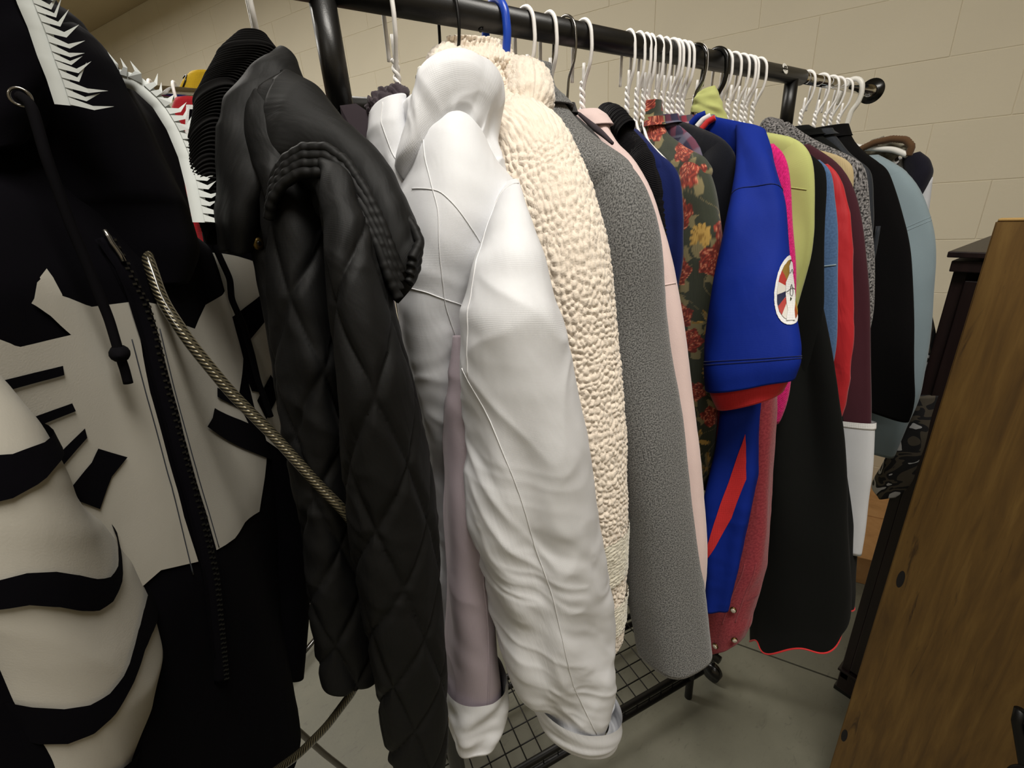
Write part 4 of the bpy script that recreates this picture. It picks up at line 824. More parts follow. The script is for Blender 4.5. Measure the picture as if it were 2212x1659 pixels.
# ------------------------------------------------------------------ black rib cardigan, navy velour top
g = contour_garment('knit', 'knit_cardigan', 'black ribbed knit cardigan with thick collar behind the pink fleece', 'cardigan', M['knit'], t=.024, sd=.045, slen=.55, n=60, m=160, disp=lambda U, V, TH, L: .0011*np.sin(V*1250) + .0005*np.sin(U*900))
cpk = [(.525, .455, 1.535), (.525, .475, 1.554), (.535, .50, 1.562), (.55, .52, 1.556), (.56, .50, 1.55)]
V, F = pipe_data(resample(np.array(cpk), 70, 6), .0135, 30); V = V.reshape(70, 30, 3); cn = V.mean(1, keepdims=True); V = cn + (V - cn)*(1 + .07*np.sin(np.arange(70)*1.9))[:, None, None]
mesh_obj('collar', V.reshape(-1, 3), grid_faces(70, 30, True), M['knit'], g['root'], uv=np.stack(np.meshgrid(np.linspace(0, .08, 30), np.linspace(0, .11, 70)), -1).reshape(-1, 2))
contour_garment('navyfleece', 'velour_top', 'navy velour top between the black cardigan and floral jacket', 'sweater', M['navy_velour'], t=.020, sd=.045, slen=.55, n=50, m=90, disp=folds(.007, 3, 12, .002, .3, 30))
# ------------------------------------------------------------------ floral corduroy jacket
GREEN, ROSE, ROSE2, YEL, YEL2, LEAF, STEM = [np.array(lin(c)) for c in ('#33382a', '#a33d2c', '#6e2219', '#c09a4e', '#94702f', '#857a55', '#6e6548')]
def floral(seed, dens=1.0):
    rs = np.random.RandomState(seed); items = []
    for kx in range(-7, 8):
        for ky in range(-2, 22):
            items.append((kx*.044 + (ky % 2)*.022 + rs.uniform(-.008, .008), ky*.036 + rs.uniform(-.007, .007), rs.choice([0, 0, 1, 2, 3]), rs.uniform(0, 6.28), rs.uniform(.8, 1.15)))
    def f(u, v):
        c = np.repeat(GREEN[None], len(u), 0).copy()
        c[:, :3] *= (1 + .25*(noise(u*900, v*60, 3) - .5))[:, None]
        st = np.abs(np.sin(u*70 + 2.2*np.sin(v*48) + 2*noise(u*25, v*25, seed)) ) ; mk = (st < .055) & (noise(u*30, v*30, seed+7) > .35); c[mk] = STEM
        for (a, b, kind, ph, s) in items:
            x, y = u - a, v - b; r_ = np.hypot(x, y); th = np.arctan2(y, x) + ph
            near = r_ < .034*s
            if kind == 3 or not near.any(): continue
            if kind == 0:
                R0 = .0170*s*(1 + .12*np.sin(5*th) + .05*np.sin(11*th)); mk = r_ < R0; sw = np.sin(r_/s*850 + 2.2*np.sin(5*th + 9*r_/.017) + 3*noise(u*160, v*160, 8)) > .15; c[mk] = ROSE; c[mk & sw] = ROSE2; hl = np.sin(r_/s*850 + 2.2*np.sin(5*th + 9*r_/.017) + 3*noise(u*160, v*160, 8)) < -.9; c[mk & hl] = np.array(lin('#d98a6a'))
                lf = (r_ > R0) & (r_ < R0*1.55) & (np.sin(3*th + 1) > .55) ; c[lf] = LEAF
            elif kind == 1:
                R0 = .0135*s*(.72 + .28*np.abs(np.sin(6*th))); mk = r_ < R0; c[mk] = YEL; c[mk & (np.abs(np.sin(6*th)) < .3)] = YEL2; c[r_ < .003*s] = YEL2
            else:
                R0 = .019*s*np.abs(np.sin(2.5*th))**1.5*(1 + .15*np.sin(40*r_*100)); mk = r_ < R0; c[mk] = LEAF; c[mk & (np.abs(np.abs(np.sin(2.5*th)) - 1) < .012)] = YEL2; c[mk & (noise(u*220, v*220, 4) > .62)] = YEL
        return c
    return f
g = contour_garment('floral', 'floral_jacket', 'dark green corduroy jacket printed with red roses and yellow flowers', 'jacket', M['floral'], t=.026, sd=.05, slen=.60, n=150, m=380, tn=(240, 300), disp=folds(.003, 2, 15, .0006, .4, 30), colfn=floral(3), tdisp=folds(.006, 4, 16))
wrap_collar(g, M['floral'], 1.545, .005, .006, n=120, m=80, colfn=floral(5))
# plaid shirts glimpsed at the collars
g = mid_garment('plaid_shirt', 'navy and rose plaid shirt between floral jacket and velvet blazer', 'shirt', M['plaid'], .648, .25, .405, 1.515, .010, .6)
wrap_collar(g, M['plaid'], 1.545, .005, .006)
g = contour_garment('velvet', 'velvet_blazer', 'midnight navy velvet blazer beside the royal blue football shirt', 'blazer', M['velvet'], t=.020, sd=.05, slen=.58, n=44, m=70, disp=folds(.002, 2, 18))
g = mid_garment('plaid_shirt', 'grey and red plaid shirt just left of the blue football shirt', 'shirt', M['plaid_red'], .685, .25, .41, 1.518, .009, .6)
wrap_collar(g, M['plaid_red'], 1.545, .005, .006)
# ------------------------------------------------------------------ royal blue football shirt
g = contour_garment('jersey', 'football_shirt', 'royal blue football shirt with round sleeve badge and red white collar', 'shirt', M['royal'], t=.016, no_sleeve=True, far=True, slen=.3, hem=.4, tdisp=folds(.006, 3, 21))
r = g['root']
js, jsf = tube('sleeve', with_b(DATA['jersey_sleeve'], [.008, .014, .02, .026, .03, .032, .034, .036]), M['royal'], r, n=90, m=110, p=2.2, disp=folds(.007, 2, 25, .0032, 1.2, 16), lip=.02, face=(-1, -.3, 0))
Lj = jsf.vl[-1]
for v_ in (Lj - .028, Lj - .031):
    q = np.linspace(-.13, .13, 60); pipe('hem_stitch', jsf.at(q, np.full(60, v_), .0002), .0006, M['navy_velour'], r, 5)
q = np.linspace(-.12, .12, 50); pipe('shoulder_seam', jsf.at(q, .105 - .12*q, .0002), .0007, M['navy_velour'], r, 5)
tube('sleeve_lining', with_b(DATA['jersey_lining'], .030), M['red_trim'], r, n=60, m=16, lip=.02, face=(-1, -.3, 0))
jl, jlf = tube('shirt_front', with_b(DATA['jersey_lower'], .022), M['royal'], r, n=70, m=110, face=(-1, -.3, 0), disp=folds(.006, 3, 29, .002, .5, 22))
patch('red_flash', [(.016, .09), (.024, .16), (.012, .22), (-.024, .305), (-.012, .23)], jlf, .0012, M['red_trim'], r)
# collar stripes
for kk, mt, nm, rr_ in (('jc_blue', 'royal', 'collar', .0052), ('jc_white', 'white_trim', 'collar_stripe', .0040), ('jc_red', 'red_trim', 'collar_stripe', .0040)):
    pipe(nm, resample(np.array(DATA[kk]), 24, 2), rr_, M[mt], r, 12)
# sleeve badge
bc_u, bc_v, bw, bh = .050, .228, .020, .043
def ell(a, s=1.): return (bc_u + bw*s*math.cos(a), bc_v - bh*s*math.sin(a))
bd = patch('badge', [ell(a) for a in np.linspace(0, 2*math.pi, 40, endpoint=False)], jsf, .0010, M['white_trim'], r, .006); bd['label'] = 'oval sleeve badge with coloured wedges and a white cup'
bcol = ['#8a6a2a', '#a83128', '#d0ccc4', '#14163c', '#a83128', '#d0ccc4', '#27301c', '#9a4a20', '#b08a30', '#27301c', '#a83128', '#14163c', '#b08a30', '#a83128', '#27301c', '#8a6a2a']
for k in range(16):
    a0, a1 = 2*math.pi*k/16 + 2.2, 2*math.pi*(k+1)/16 + 2.2; mm = plain('badge ink %d' % k, bcol[k], .6)
    patch('badge_wedge', [ell(a0, .25), ell(a0, .86), ell((a0+a1)/2, .87), ell(a1, .86), ell(a1, .25)], jsf, .0016, mm, bd, .01)
cup = [(-.15, .80), (.15, .80), (.30, .62), (.22, .42), (.42, .15), (.36, -.2), (.18, -.6), (.22, -.88), (-.22, -.88), (-.18, -.6), (-.36, -.2), (-.42, .15), (-.22, .42), (-.30, .62)]
patch('badge_cup', [(bc_u + bw*a, bc_v - bh*b) for a, b in cup], jsf, .0022, M['white_trim'], bd, .008)
for pts in ([(-.36, -.12), (0, .02), (.38, .0)], [(0, .12), (.12, 0), (.1, -.18), (0, -.24), (-.1, -.18), (-.1, 0), (0, .12)], [(-.2, .42), (0, .58), (.2, .44)]):
    q = resample(np.array([(bc_u + bw*a, bc_v - bh*b) for a, b in pts]), 16, 1); pipe('badge_line', jsf.at(q[:, 0], q[:, 1], .0025), .0003, M['slate'], bd, 4)
# ------------------------------------------------------------------ red denim shirt
r = thing('denim_shirt', 'faded red denim shirt sleeve with snap cuff under the blue shirt', 'shirt', (.669, RY_, .60))
ds, dsf = tube('sleeve', with_b(DATA['denim_red'], .024), M['denim_red'], r, n=80, m=130, face=(-1, -.3, 0), disp=folds(.004, 2, 33, .001, .7, 30))
rows = [(.76, .62, 1.52, .70, .42, 1.52, .008), (.78, .66, 1.48, .69, .40, 1.48, .010), (.78, .66, 1.0, .70, .40, 1.0, .012), (.78, .66, .80, .71, .40, .80, .012)]
tube('body', rows, M['denim_red'], r, n=40, m=40, face=(-1, -.3, 0))
tube('sleeve', [(.70, .42, 1.49, .69, .385, 1.48, .010), (.69, .42, 1.40, .685, .36, 1.40, .012), (.67, .40, 1.28, .675, .34, 1.26, .016), (.655, .38, 1.17, .665, .33, 1.14, .018)], M['denim_red'], r, n=30, m=30, face=(-1, -.3, 0))
cr = np.array(with_b(DATA['denim_red'], .025))[-4:].copy(); mid = (cr[:, :3]+cr[:, 3:6])/2; cr[:, :3] = mid+(cr[:, :3]-mid)*1.04; cr[:, 3:6] = mid+(cr[:, 3:6]-mid)*1.04
cf, cff = tube('cuff', cr, M['denim_red'], r, n=60, m=24, lip=.02, cap=False, face=(-1, -.3, 0))
cr2 = resample(cr, 40, 2)
Ld = dsf.vl[-1]
for u_, v_ in ((.012, Ld*.80), (.030, Ld - .028), (-.004, Ld - .022)):
    pt = dsf.at(np.array([u_]), np.array([v_]), .004)[0]; pt2 = dsf.at(np.array([u_]), np.array([v_]), .012)[0]
    sn = disc('snap', pt, pt2 - pt, .0052, .002, M['brass'], r, 18); disc('snap_cap', pt + (pt2 - pt)*.25, pt2 - pt, .0038, .0016, M['pearl'], sn, 16)
seam('placket_stitch', [(.020, Ld*.62), (.022, Ld*.75), (.024, Ld*.87)], dsf, M['denim_red'], r, .0008)
seam('placket_stitch', [(.004, Ld*.62), (.002, Ld*.75), (.002, Ld*.87)], dsf, M['denim_red'], r, .0008)
# ------------------------------------------------------------------ hot pink, black flared coat, lime blazer
g = contour_garment('magenta', 'pink_sweater', 'hot pink knit top directly right of the blue football shirt', 'top', M['magenta'], t=.018, sd=.04, slen=.38, n=40, m=60, hem=.5, disp=folds(.003, 2, 36))
r = thing('flared_coat', 'long black flared coat with red lining showing at the hem', 'coat', (.77, RY_, .55))
bs, bsf = tube('skirt', with_b(DATA['blackflare_skirt'], [.012, .025, .03, .035, .045, .055, .06]), M['black_wool'], r, n=120, m=120, p=2.2, disp=folds(.016, 3, 41, start=.05), face=(-1, -.5, 0), lip=.0, hem=lambda TH: .018*np.sin(2*TH + .4) + .01*np.sin(5*TH))
q = np.vstack([bsf.P[-1], bsf.P[-1][:1]]); V, F = pipe_data(resample(bsf.P[-1], 160, 1) + np.array([0, 0, -.001]), .0016, 6); mesh_obj('lining_edge', V, F, M['red_trim'], r)['label'] = 'red lining edge along the hem'
tube('shoulders', [(.82, .60, 1.52, .755, .41, 1.52, .012), (.83, .68, 1.48, .745, .345, 1.475, .016), (.83, .69, 1.40, .74, .33, 1.40, .018), (.83, .69, 1.2, .76, .34, 1.2, .02), (.83, .69, .9, .76, .34, .9, .02)], M['black_wool'], r, n=40, m=30, face=(-1, -.3, 0))
g = contour_garment('lime', 'blazer', 'lime green blazer with raised collar right of the hot pink top', 'blazer', M['lime'], t=.020, sd=.055, slen=.5, n=56, m=80, disp=folds(.006, 2, 44, start=.05), hem=.5, tip_min=4)
sf = g['sleeve'][1]; q = np.linspace(-.03, .045, 24); pipe('seam', sf.at(q, .045 + .3*q, .0003), .0007, M['lime'], g['root'], 5)
tube('collar', with_b(DATA['lime_collar'], [.006, .014, .018, .02]), M['lime'], g['root'], n=50, m=40, face=(-1, -.3, 0), lip=.0, disp=folds(.003, 2, 8))
disc('button', (.712, .452, 1.553), (-1, -.2, 0), .008, .002, M['clear'], g['root'], 16)
# ------------------------------------------------------------------ the rest of the row
contour_garment('black2', 'jacket', 'plain black jacket squeezed between lime blazer and denim blue sweatshirt', 'jacket', M['black_wool'], t=.013, sd=.045, slen=.55, disp=folds(.002, 2, 47))
g = contour_garment('denim', 'sweatshirt', 'light denim blue sweatshirt with pale stitched seam next to the red shirt', 'sweatshirt', M['denim_blue'], t=.013, sd=.045, slen=.52, disp=folds(.002, 2, 48))
sf = g['sleeve'][1]; q = np.linspace(sf.arc[0].min()*.8, sf.arc[0].max()*.8, 24); pipe('stitch', sf.at(q, np.full(24, .135), .0003), .0011, M['light_blue'], g['root'], 5); pipe('stitch', sf.at(np.full(24, .012), np.linspace(.06, .135, 24), .0003), .0011, M['light_blue'], g['root'], 5)
g = contour_garment('red', 'shirt', 'bright red crinkled nylon shirt left of the burgundy sweatshirt', 'shirt', M['red'], t=.012, sd=.04, slen=.5, n=44, m=90, disp=folds(.003, 2, 49, .002, .9, 40))
g = contour_garment('burgundy', 'sweatshirt', 'dark burgundy sweatshirt whose sleeve ends in white', 'sweatshirt', M['burgundy'], t=.013, sd=.045, slen=.55, disp=folds(.002, 2, 50))
tube('white_sleeve_end', bandrows(g['rows'], .64, 1.0, 1.16), M['white_cotton'], g['root'], n=36, m=40, face=(-1, -.3, 0), cap=False); rr_ = bandrows(g['rows'], .635, .65, 1.2); tube('piping', rr_, M['white_trim'], g['root'], n=36, m=6, face=(-1, -.3, 0), cap=False, lip=.003)
contour_garment('tan', 'jacket', 'tan twill jacket peeking out above the burgundy sweatshirt', 'jacket', M['tan'], t=.012, sd=.045, slen=.5, disp=folds(.002, 2, 51), tip_min=2)
g = contour_garment('tweed', 'tweed_coat', 'grey tweed coat with rolled collar in front of the right post', 'coat', M['tweed'], t=.017, sd=.045, slen=.5, disp=folds(.002, 2, 52), tip_min=4)
cpk = [(.905, .425, 1.520), (.905, .445, 1.537), (.912, .466, 1.552), (.93, .478, 1.556), (.95, .47, 1.552)]
V, F = pipe_data(resample(np.array(cpk), 40, 4), np.interp(np.linspace(0, 1, 40), [0, .3, 1], [.010, .015, .014]), 20); mesh_obj('collar', V, F, M['tweed'], g['root'], uv=np.stack(np.meshgrid(np.linspace(0, .09, 20), np.linspace(0, .09, 40)), -1).reshape(-1, 2))
g = mid_garment('jacket', 'black collared jacket hanging just right of the right rack post', 'jacket', M['black_wool'], 1.09, .22, .375, 1.485, .016, .6)
wrap_collar(g, M['black_wool'], 1.538, .004, .006)
g = contour_garment('slate', 'jacket', 'dark slate blue jacket between tweed coat and black sweatshirt', 'jacket', M['slate'], t=.016, sd=.045, slen=.5, disp=folds(.002, 2, 53), tip_min=3)
wrap_collar(g, M['slate'], 1.538, .004, .006)
g = contour_garment('blackhood', 'sweatshirt', 'black sweatshirt with high collar left of the pale blue sweatshirt', 'sweatshirt', M['black_soft'], t=.026, sd=.075, slen=.56, n=50, m=80, disp=folds(.003, 2, 54), tip_min=3)
wrap_collar(g, M['black_soft'], 1.538, .004, .006)
pipe('side_stripe', g['sleeve'][1].at(np.linspace(.03, -.05, 20), np.linspace(.12, .36, 20), .0005), .004, M['slate'], g['root'], 6)
g = contour_garment('lightblue', 'sweatshirt', 'pale blue sweatshirt last but one at the chrome rod end', 'sweatshirt', M['light_blue'], t=.028, sd=.06, slen=.6, n=50, m=80, disp=folds(.004, 2, 55))
sf = g['sleeve'][1]
for dv in (0, .006): q = np.linspace(sf.arc[0].min()*.9, sf.arc[0].max()*.9, 24); pipe('seam', sf.at(q, np.full(24, .155 + dv) - .15*q, .0002), .0009, M['light_blue'], g['root'], 5)
# camo jacket with hood, at the very end
r = thing('camo_jacket', 'grey camouflage jacket with fur edged hood at the rod end', 'jacket', (1.345, RY_, .95))
tube('body', [(1.38, .60, 1.50, 1.35, .40, 1.50, .02), (1.40, .68, 1.46, 1.34, .38, 1.46, .025), (1.40, .70, 1.3, 1.33, .37, 1.3, .03), (1.40, .70, 1.1, 1.33, .37, 1.1, .03), (1.40, .70, .93, 1.33, .36, .93, .03), (1.40, .70, .82, 1.33, .36, .82, .03)], M['camo'], r, n=50, m=50, face=(-1, -.3, 0), disp=folds(.005, 4, 60))
tube('sleeve', [(1.35, .40, 1.42, 1.34, .36, 1.42, .012), (1.35, .38, 1.3, 1.34, .33, 1.3, .016), (1.34, .36, 1.15, 1.33, .262, 1.15, .025), (1.34, .36, 1.08, 1.32, .235, 1.08, .03), (1.34, .36, .95, 1.32, .24, .95, .03), (1.34, .38, .84, 1.31, .27, .82, .025)], M['camo'], r, n=44, m=50, face=(-1, -.3, 0), disp=folds(.004, 3, 61))
tube('sleeve', with_b(DATA['camo_low'], .028), M['camo'], r, n=50, m=50, face=(-1, -.3, 0), disp=folds(.004, 3, 63))
hd = [(1.35, .47, 1.500, 1.33, .405, 1.490, .02), (1.35, .46, 1.520, 1.33, .385, 1.505, .028), (1.35, .45, 1.533, 1.33, .375, 1.515, .028), (1.35, .43, 1.538, 1.33, .385, 1.528, .014)]
M['camo_tan'] = cloth('tan mottled fleece', '#8d8a7c', col2='#5d5646', hs=60, kind='fuzz', wstr=.3)
tube('hood', hd, M['camo_tan'], r, n=40, m=30, face=(-1, -.3, 0), disp=folds(.004, 3, 62))
M['brown_fur'] = cloth('brown fur trim', '#5a4028', kind='fuzz', wstr=.8, wr=.4, wrs=120)
fp = resample(np.array([(1.30, .470, 1.500), (1.298, .455, 1.518), (1.297, .43, 1.528), (1.296, .40, 1.531), (1.295, .375, 1.526), (1.295, .362, 1.512), (1.296, .365, 1.495)]), 60, 3)
V, F = pipe_data(fp, .006 + .0012*np.abs(np.sin(np.arange(60)*1.7)), 12); mesh_obj('fur_trim', V, F, M['brown_fur'], r)
r = thing('striped_shirt', 'navy and white shirt shoulder behind the pale blue sweatshirt', 'shirt', (1.37, RY_, .95))
tube('body', [(1.40, .58, 1.50, 1.375, .41, 1.50, .012), (1.42, .66, 1.475, 1.37, .36, 1.475, .016), (1.42, .68, 1.35, 1.37, .35, 1.35, .018), (1.42, .68, .95, 1.37, .35, .95, .02)], M['white_cotton'], r, n=40, m=40, face=(-1, -.3, 0))
tube('sleeve', [(1.37, .395, 1.495, 1.36, .365, 1.503, .010), (1.37, .385, 1.47, 1.355, .345, 1.487, .016), (1.37, .38, 1.44, 1.35, .333, 1.462, .020), (1.37, .375, 1.41, 1.35, .338, 1.425, .020), (1.37, .37, 1.39, 1.35, .345, 1.39, .016)], M['navy_cotton'], r, n=36, m=30, face=(-1, -.3, 0))
tube('under_sleeve', [(1.37, .38, 1.44, 1.36, .332, 1.45, .012), (1.37, .37, 1.38, 1.36, .325, 1.38, .016), (1.37, .36, 1.25, 1.36, .31, 1.25, .018), (1.37, .36, 1.1, 1.36, .31, 1.1, .018)], M['white_cotton'], r, n=36, m=30, face=(-1, -.3, 0))
# ------------------------------------------------------------------ white ski jacket
r = thing('ski_jacket', 'white ski jacket with lavender side panel next to the cream fleece coat', 'jacket', (.23, RY_, .80))
def wj_drape(U, V, TH, Lg):
    t = V/Lg; d = .010*np.exp(-((U + .045 - .02*np.sin(t*4))/.018)**2)*-1*np.clip((t-.25)*4, 0, 1)*np.clip((1-t)*6, 0, 1)
    d = d + .0055*(wrinkle(U*22, V*22, .95, 3) - .5) + .0065*(wrinkle(U*13, V*13, 2.2, 5, 3.) - .5) + .003*(wrinkle(U*34, V*34, .2, 8, 5.) - .5)*np.clip((t-.3)*3, 0, 1)
    d = d + .006*np.sin(U*60 + 3*np.sin(t*7))*np.clip((t-.5)*2, 0, 1)
    return d
ws, wsf = tube('sleeve', with_b(DATA['wj_sleeve'], [.010, .022, .036, .044, .048, .048, .046, .044, .042, .040]), M['white_shell'], r, n=170, m=300, p=2.2, disp=wj_drape, lip=.03)
Lw = wsf.vl[-1]
wc, wcf = tube('cuff', with_b(DATA['wj_cuff'], [.052, .053, .052, .05]), M['white_shell'], r, n=100, m=20, lip=.02, cap=False, disp=folds(.003, 2, 71))
seam('seam', [(-.068, .165), (-.050, .20), (-.036, .26), (-.020, .38), (-.016, .48), (.000, Lw - .03)], wsf, M['white_seam'], r)
q_ = np.linspace(0, 1, 40); seam('seam', [(-.062, .17), (-.055, .12), (-.040, .07), (-.02, .03), (.0, .012)], wsf, M['white_seam'], r)
wt, wtf = tube('body', with_b(DATA['wj_torso'], [.02, .032, .04, .044, .044, .042, .034, .026, .024, .022, .022]), M['white_shell'], r, n=130, m=240, p=2.2, disp=lambda U, V, TH, L: .004*(wrinkle(U*18, V*18, 1.3, 13) - .5) + .003*(wrinkle(U*30, V*30, .5, 15) - .5) + .004*np.sin(U*70 + 2*np.sin(V*9)), lip=.02)
for pts in ([(-.03, .10), (.0, .105), (.06, .16)], [(-.05, .165), (.0, .175), (.06, .20)], [(-.02, .03), (-.01, .09), (.01, .16), (.03, .24)]):
    seam('seam', pts, wtf, M['white_seam'], r)
lv, lvf = tube('side_panel', with_b(DATA['wj_panel'], [.014, .026, .03, .03, .03, .03]), M['lavender'], r, n=110, m=220, p=2.2, disp=lambda U, V, TH, L: .004*np.sin(U*75 + 1.5*np.sin(V*6)) + .003*(wrinkle(U*20, V*20, 1.2, 23) - .5), lip=.0); lv['label'] = 'lavender side panel'
Lp = lvf.vl[-1]; seam('seam', [(.012, .02), (.010, .15), (.012, .3), (.006, .42), (-.006, Lp - .01)], lvf, M['lavender'], r, .0009)
hr = np.array(with_b(DATA['wj_panel'], .034)); hr = resample(hr, 60, 3)[-13:]; md = (hr[:, :3] + hr[:, 3:6])/2; hr[:, :3] = md + (hr[:, :3]-md)*1.14; hr[:, 3:6] = md + (hr[:, 3:6]-md)*1.14; hr[:, 6] *= 1.12; hr[:, [2, 5]] -= .008
tube('hem_band', hr, M['white_shell'], r, n=70, m=30, lip=.02, cap=False, disp=folds(.004, 3, 75, .002, .5, 30), hem=lambda TH: .012*np.sin(TH))
wcol, wcolf = tube('collar', with_b(DATA['wj_collar'], [.030, .032, .03, .024, .015]), M['white_shell'], r, n=90, m=80, p=2.6, disp=folds(.003, 3, 81, .0016, .9, 30))
seam('seam', [(-.012, .004), (-.006, .05), (.004, .09)], wcolf, M['white_seam'], r)
def hoodroll(U, V, TH, L): return .012*(wrinkle(U*22, V*22, .5, 31, 3.) - .5) + .007*np.sin(U*90 + 7*V/L) + .006*(wrinkle(U*36, V*36, 1.4, 33) - .5)
tube('hood', with_b(DATA['wj_hood'], [.012, .018, .021, .022, .020, .018, .015, .012, .008, .004]), M['white_shell'], r, n=120, m=120, p=2.1, disp=hoodroll)
# lining, chin guard, zip, cord lock
def tuft(name, path, rad, mat, parent, cell=.006, amp=.004, seed=0, n=40, m=70):
    P = resample(np.array(path, float), m, 3); V, F = pipe_data(P, np.interp(np.linspace(0, 1, m), [0, .15, .85, 1], [rad*.5, rad, rad, rad*.5]), n); V = V.reshape(m, n, 3)
    cn = V.mean(1, keepdims=True); dr = V - cn; dr /= np.linalg.norm(dr, axis=2)[..., None] + 1e-9
    L_ = np.linalg.norm(np.diff(P, axis=0), axis=1).sum(); ii, jj = np.meshgrid(np.linspace(0, L_, m), np.linspace(0, 2*np.pi*rad, n), indexing='ij')
    V = V + dr*curls(cell, amp, seed)(ii, jj, jj, 1)[..., None]; return mesh_obj(name, V.reshape(-1, 3), grid_faces(m, n, True), mat, parent, uv=np.stack([ii, jj], -1).reshape(-1, 2))
c0 = np.array(DATA['wj_collar'][0]); cl, crr = c0[:3], c0[3:6]
tuft('collar_lining', [cl + (.002, .004, .000), (cl+crr)/2 + (-.002, -.004, .004), crr + (-.003, -.002, .006), crr + (.004, .02, .010)], .010, M['plum'], r, seed=4)
tuft('collar_lining', [cl + (-.004, .01, -.004), cl + (-.010, .02, -.03), cl + (-.006, .02, -.065), cl + (.004, .015, -.09)], .011, M['charcoal'], r, seed=6)
q = [cl + (-.030, .004, -.004), cl + (-.024, .004, .006), cl + (-.010, .002, .008), cl + (.002, .0, .0), cl + (.002, .0, -.030), cl + (-.010, .002, -.032), cl + (-.024, .004, -.020)]
bm = bmesh.new(); f_ = bm.faces.new([bm.verts.new(tuple(x)) for x in q]); bmesh.ops.solidify(bm, geom=[f_], thickness=.003); bm.verts.index_update(); V = [tuple(v.co) for v in bm.verts]; F = [tuple(v.index for v in f.verts) for f in bm.faces]; bm.free()
mesh_obj('chin_guard', V, F, M['plum'], r, smooth=False)['label'] = 'plum chin guard flap'
zp = resample(np.array([cl + (.000, -.008, -.020), cl + (.000, -.008, -.05), cl + (.006, -.010, -.085), cl + (.014, -.012, -.12)]), 26, 1)
for k in range(26): disc('zip_tooth', zp[k], (-.6, -1, 0), .0019, .002, M['slate'], r, 8)
pk = wtf.at(np.array([-.052, -.050, -.050]), np.array([.155, .18, .205]), .004); pz = pipe('zip_pull', resample(pk, 16, 1), .0018, M['lavender'], r, 8)
pk = wtf.at(np.full(24, -.056), np.linspace(.14, .30, 24), .0006); pipe('pocket_zip', pk, .0022, M['slate'], r, 6)
lk = np.array(DATA['wj_hood'][2][:3]) + (.002, .002, .008); box('cord_lock', tuple(lk), (.012, .009, .011), M['black_plastic'], r, .002); disc('cord_toggle', tuple(lk + np.array((-.001, -.002, .005))), (0, -.2, 1), .0045, .005, M['white_plastic'], r, 14)
# ------------------------------------------------------------------ black quilted jacket
r = thing('quilted_jacket', 'black quilted jacket with rib collar and drooping hood', 'jacket', (.11, RY_, .93))
def quilt(pw=.046, ph=.105, amp=.0042, base=None, sk=.15):
    def f(U, V, TH, L):
        a = (U + sk*V)/pw + V/ph; b = (U + sk*V)/pw - V/ph
        da = np.abs(a - np.round(a)); db = np.abs(b - np.round(b)); h = np.minimum(da, db); h = np.clip(h/.16, 0, 1)**.5 + .35*h
        return amp*(h - .55) + .0016*(wrinkle(U*40, V*40, 1.2, 41) - .5) + (base(U, V, TH, L) if base else 0)
    return f
bs_, bsf_ = tube('sleeve', with_b(DATA['bj_sleeve'], [.02, .035, .042, .045, .046, .046, .046, .046, .044, .036]), M['black_nylon'], r, n=150, m=300, p=2.2, disp=quilt(base=folds(.004, 2, 91)), lip=.02)
bt, btf = tube('body', with_b(DATA['bj_torso'], [.03, .04, .045, .045, .045, .045]), M['black_nylon'], r, n=130, m=240, p=2.3, disp=quilt(base=folds(.008, 3, 93, .004, .8, 26)), lip=.02)
tube('placket', with_b(DATA['bj_placket'], [.014, .016, .014, .012, .012, .010, .006]), M['black_nylon'], r, n=60, m=140, disp=folds(.003, 2, 95, .002, .7, 40), face=(-.6, -1, 0))
def ribs(U, V, TH, L): return .0014*np.sin(V*1500)
tube('rib_collar', with_b(DATA['bj_rib'], [.012, .015, .016, .016, .015, .013, .010, .006]), M['black_rib'], r, n=60, m=520, p=2.3, disp=lambda U, V, TH, L: .0007*np.sin(V*2000), lip=.0, smooth=10)
tube('collar', with_b(DATA['bj_collar'], [.012, .024, .03, .03, .028, .022, .012]), M['black_nylon'], r, n=90, m=120, p=2.2, disp=folds(.006, 3, 97, .003, .6, 28), lip=.01)
tube('hood', with_b(DATA['bj_hood'], [.012, .020, .023, .021, .019, .017, .017, .016, .014, .012, .008]), M['black_nylon'], r, n=120, m=150, p=2.1, disp=lambda U, V, TH, L: .005*(wrinkle(U*16, V*16, 1.9, 51, 3.) - .5) + .004*np.sin(U*35 + 2*V/L), lip=.0)
rn, rf_ = np.array(DATA['bj_rim_near']), np.array(DATA['bj_rim_far'])
for k in range(4):
    q = resample(rn + np.array([.0022*k, .0016*k, .0052*k - .006]) , 150, 4); pipe('elastic_rim', q, .0036 + .0004*np.sin(np.arange(150)*.9 + k)*noise(np.arange(150)*.3, np.zeros(150) + k), M['black_nylon'], r, 10)
for k in range(4):
    q = resample(rf_ + np.array([-.0014*k, .0006*k, -.0052*k]), 110, 4); pipe('elastic_rim', q, .0036 + .0004*np.sin(np.arange(110)*.9 + k)*noise(np.arange(110)*.3, np.zeros(110) + k), M['black_nylon'], r, 10)
for c in ((.047, .428, 1.4395), (.0585, .421, 1.4395)): s_ = disc('snap', c, (.2, -1, .1), .0050, .002, M['brass'], r, 20); disc('snap_hole', (c[0] + .0004, c[1] - .0022, c[2] + .0002), (.2, -1, .1), .0018, .0006, M['black_plastic'], s_, 12)
for v_ in (.0, .021):
    pt = bsf_.at(np.array([.060]), np.array([bsf_.vl[-1] - .052 + v_]), .001)[0]; pt2 = bsf_.at(np.array([.060]), np.array([bsf_.vl[-1] - .052 + v_]), .01)[0]
    disc('snap', pt, pt2 - pt, .0075, .002, M['brass'], r, 22)
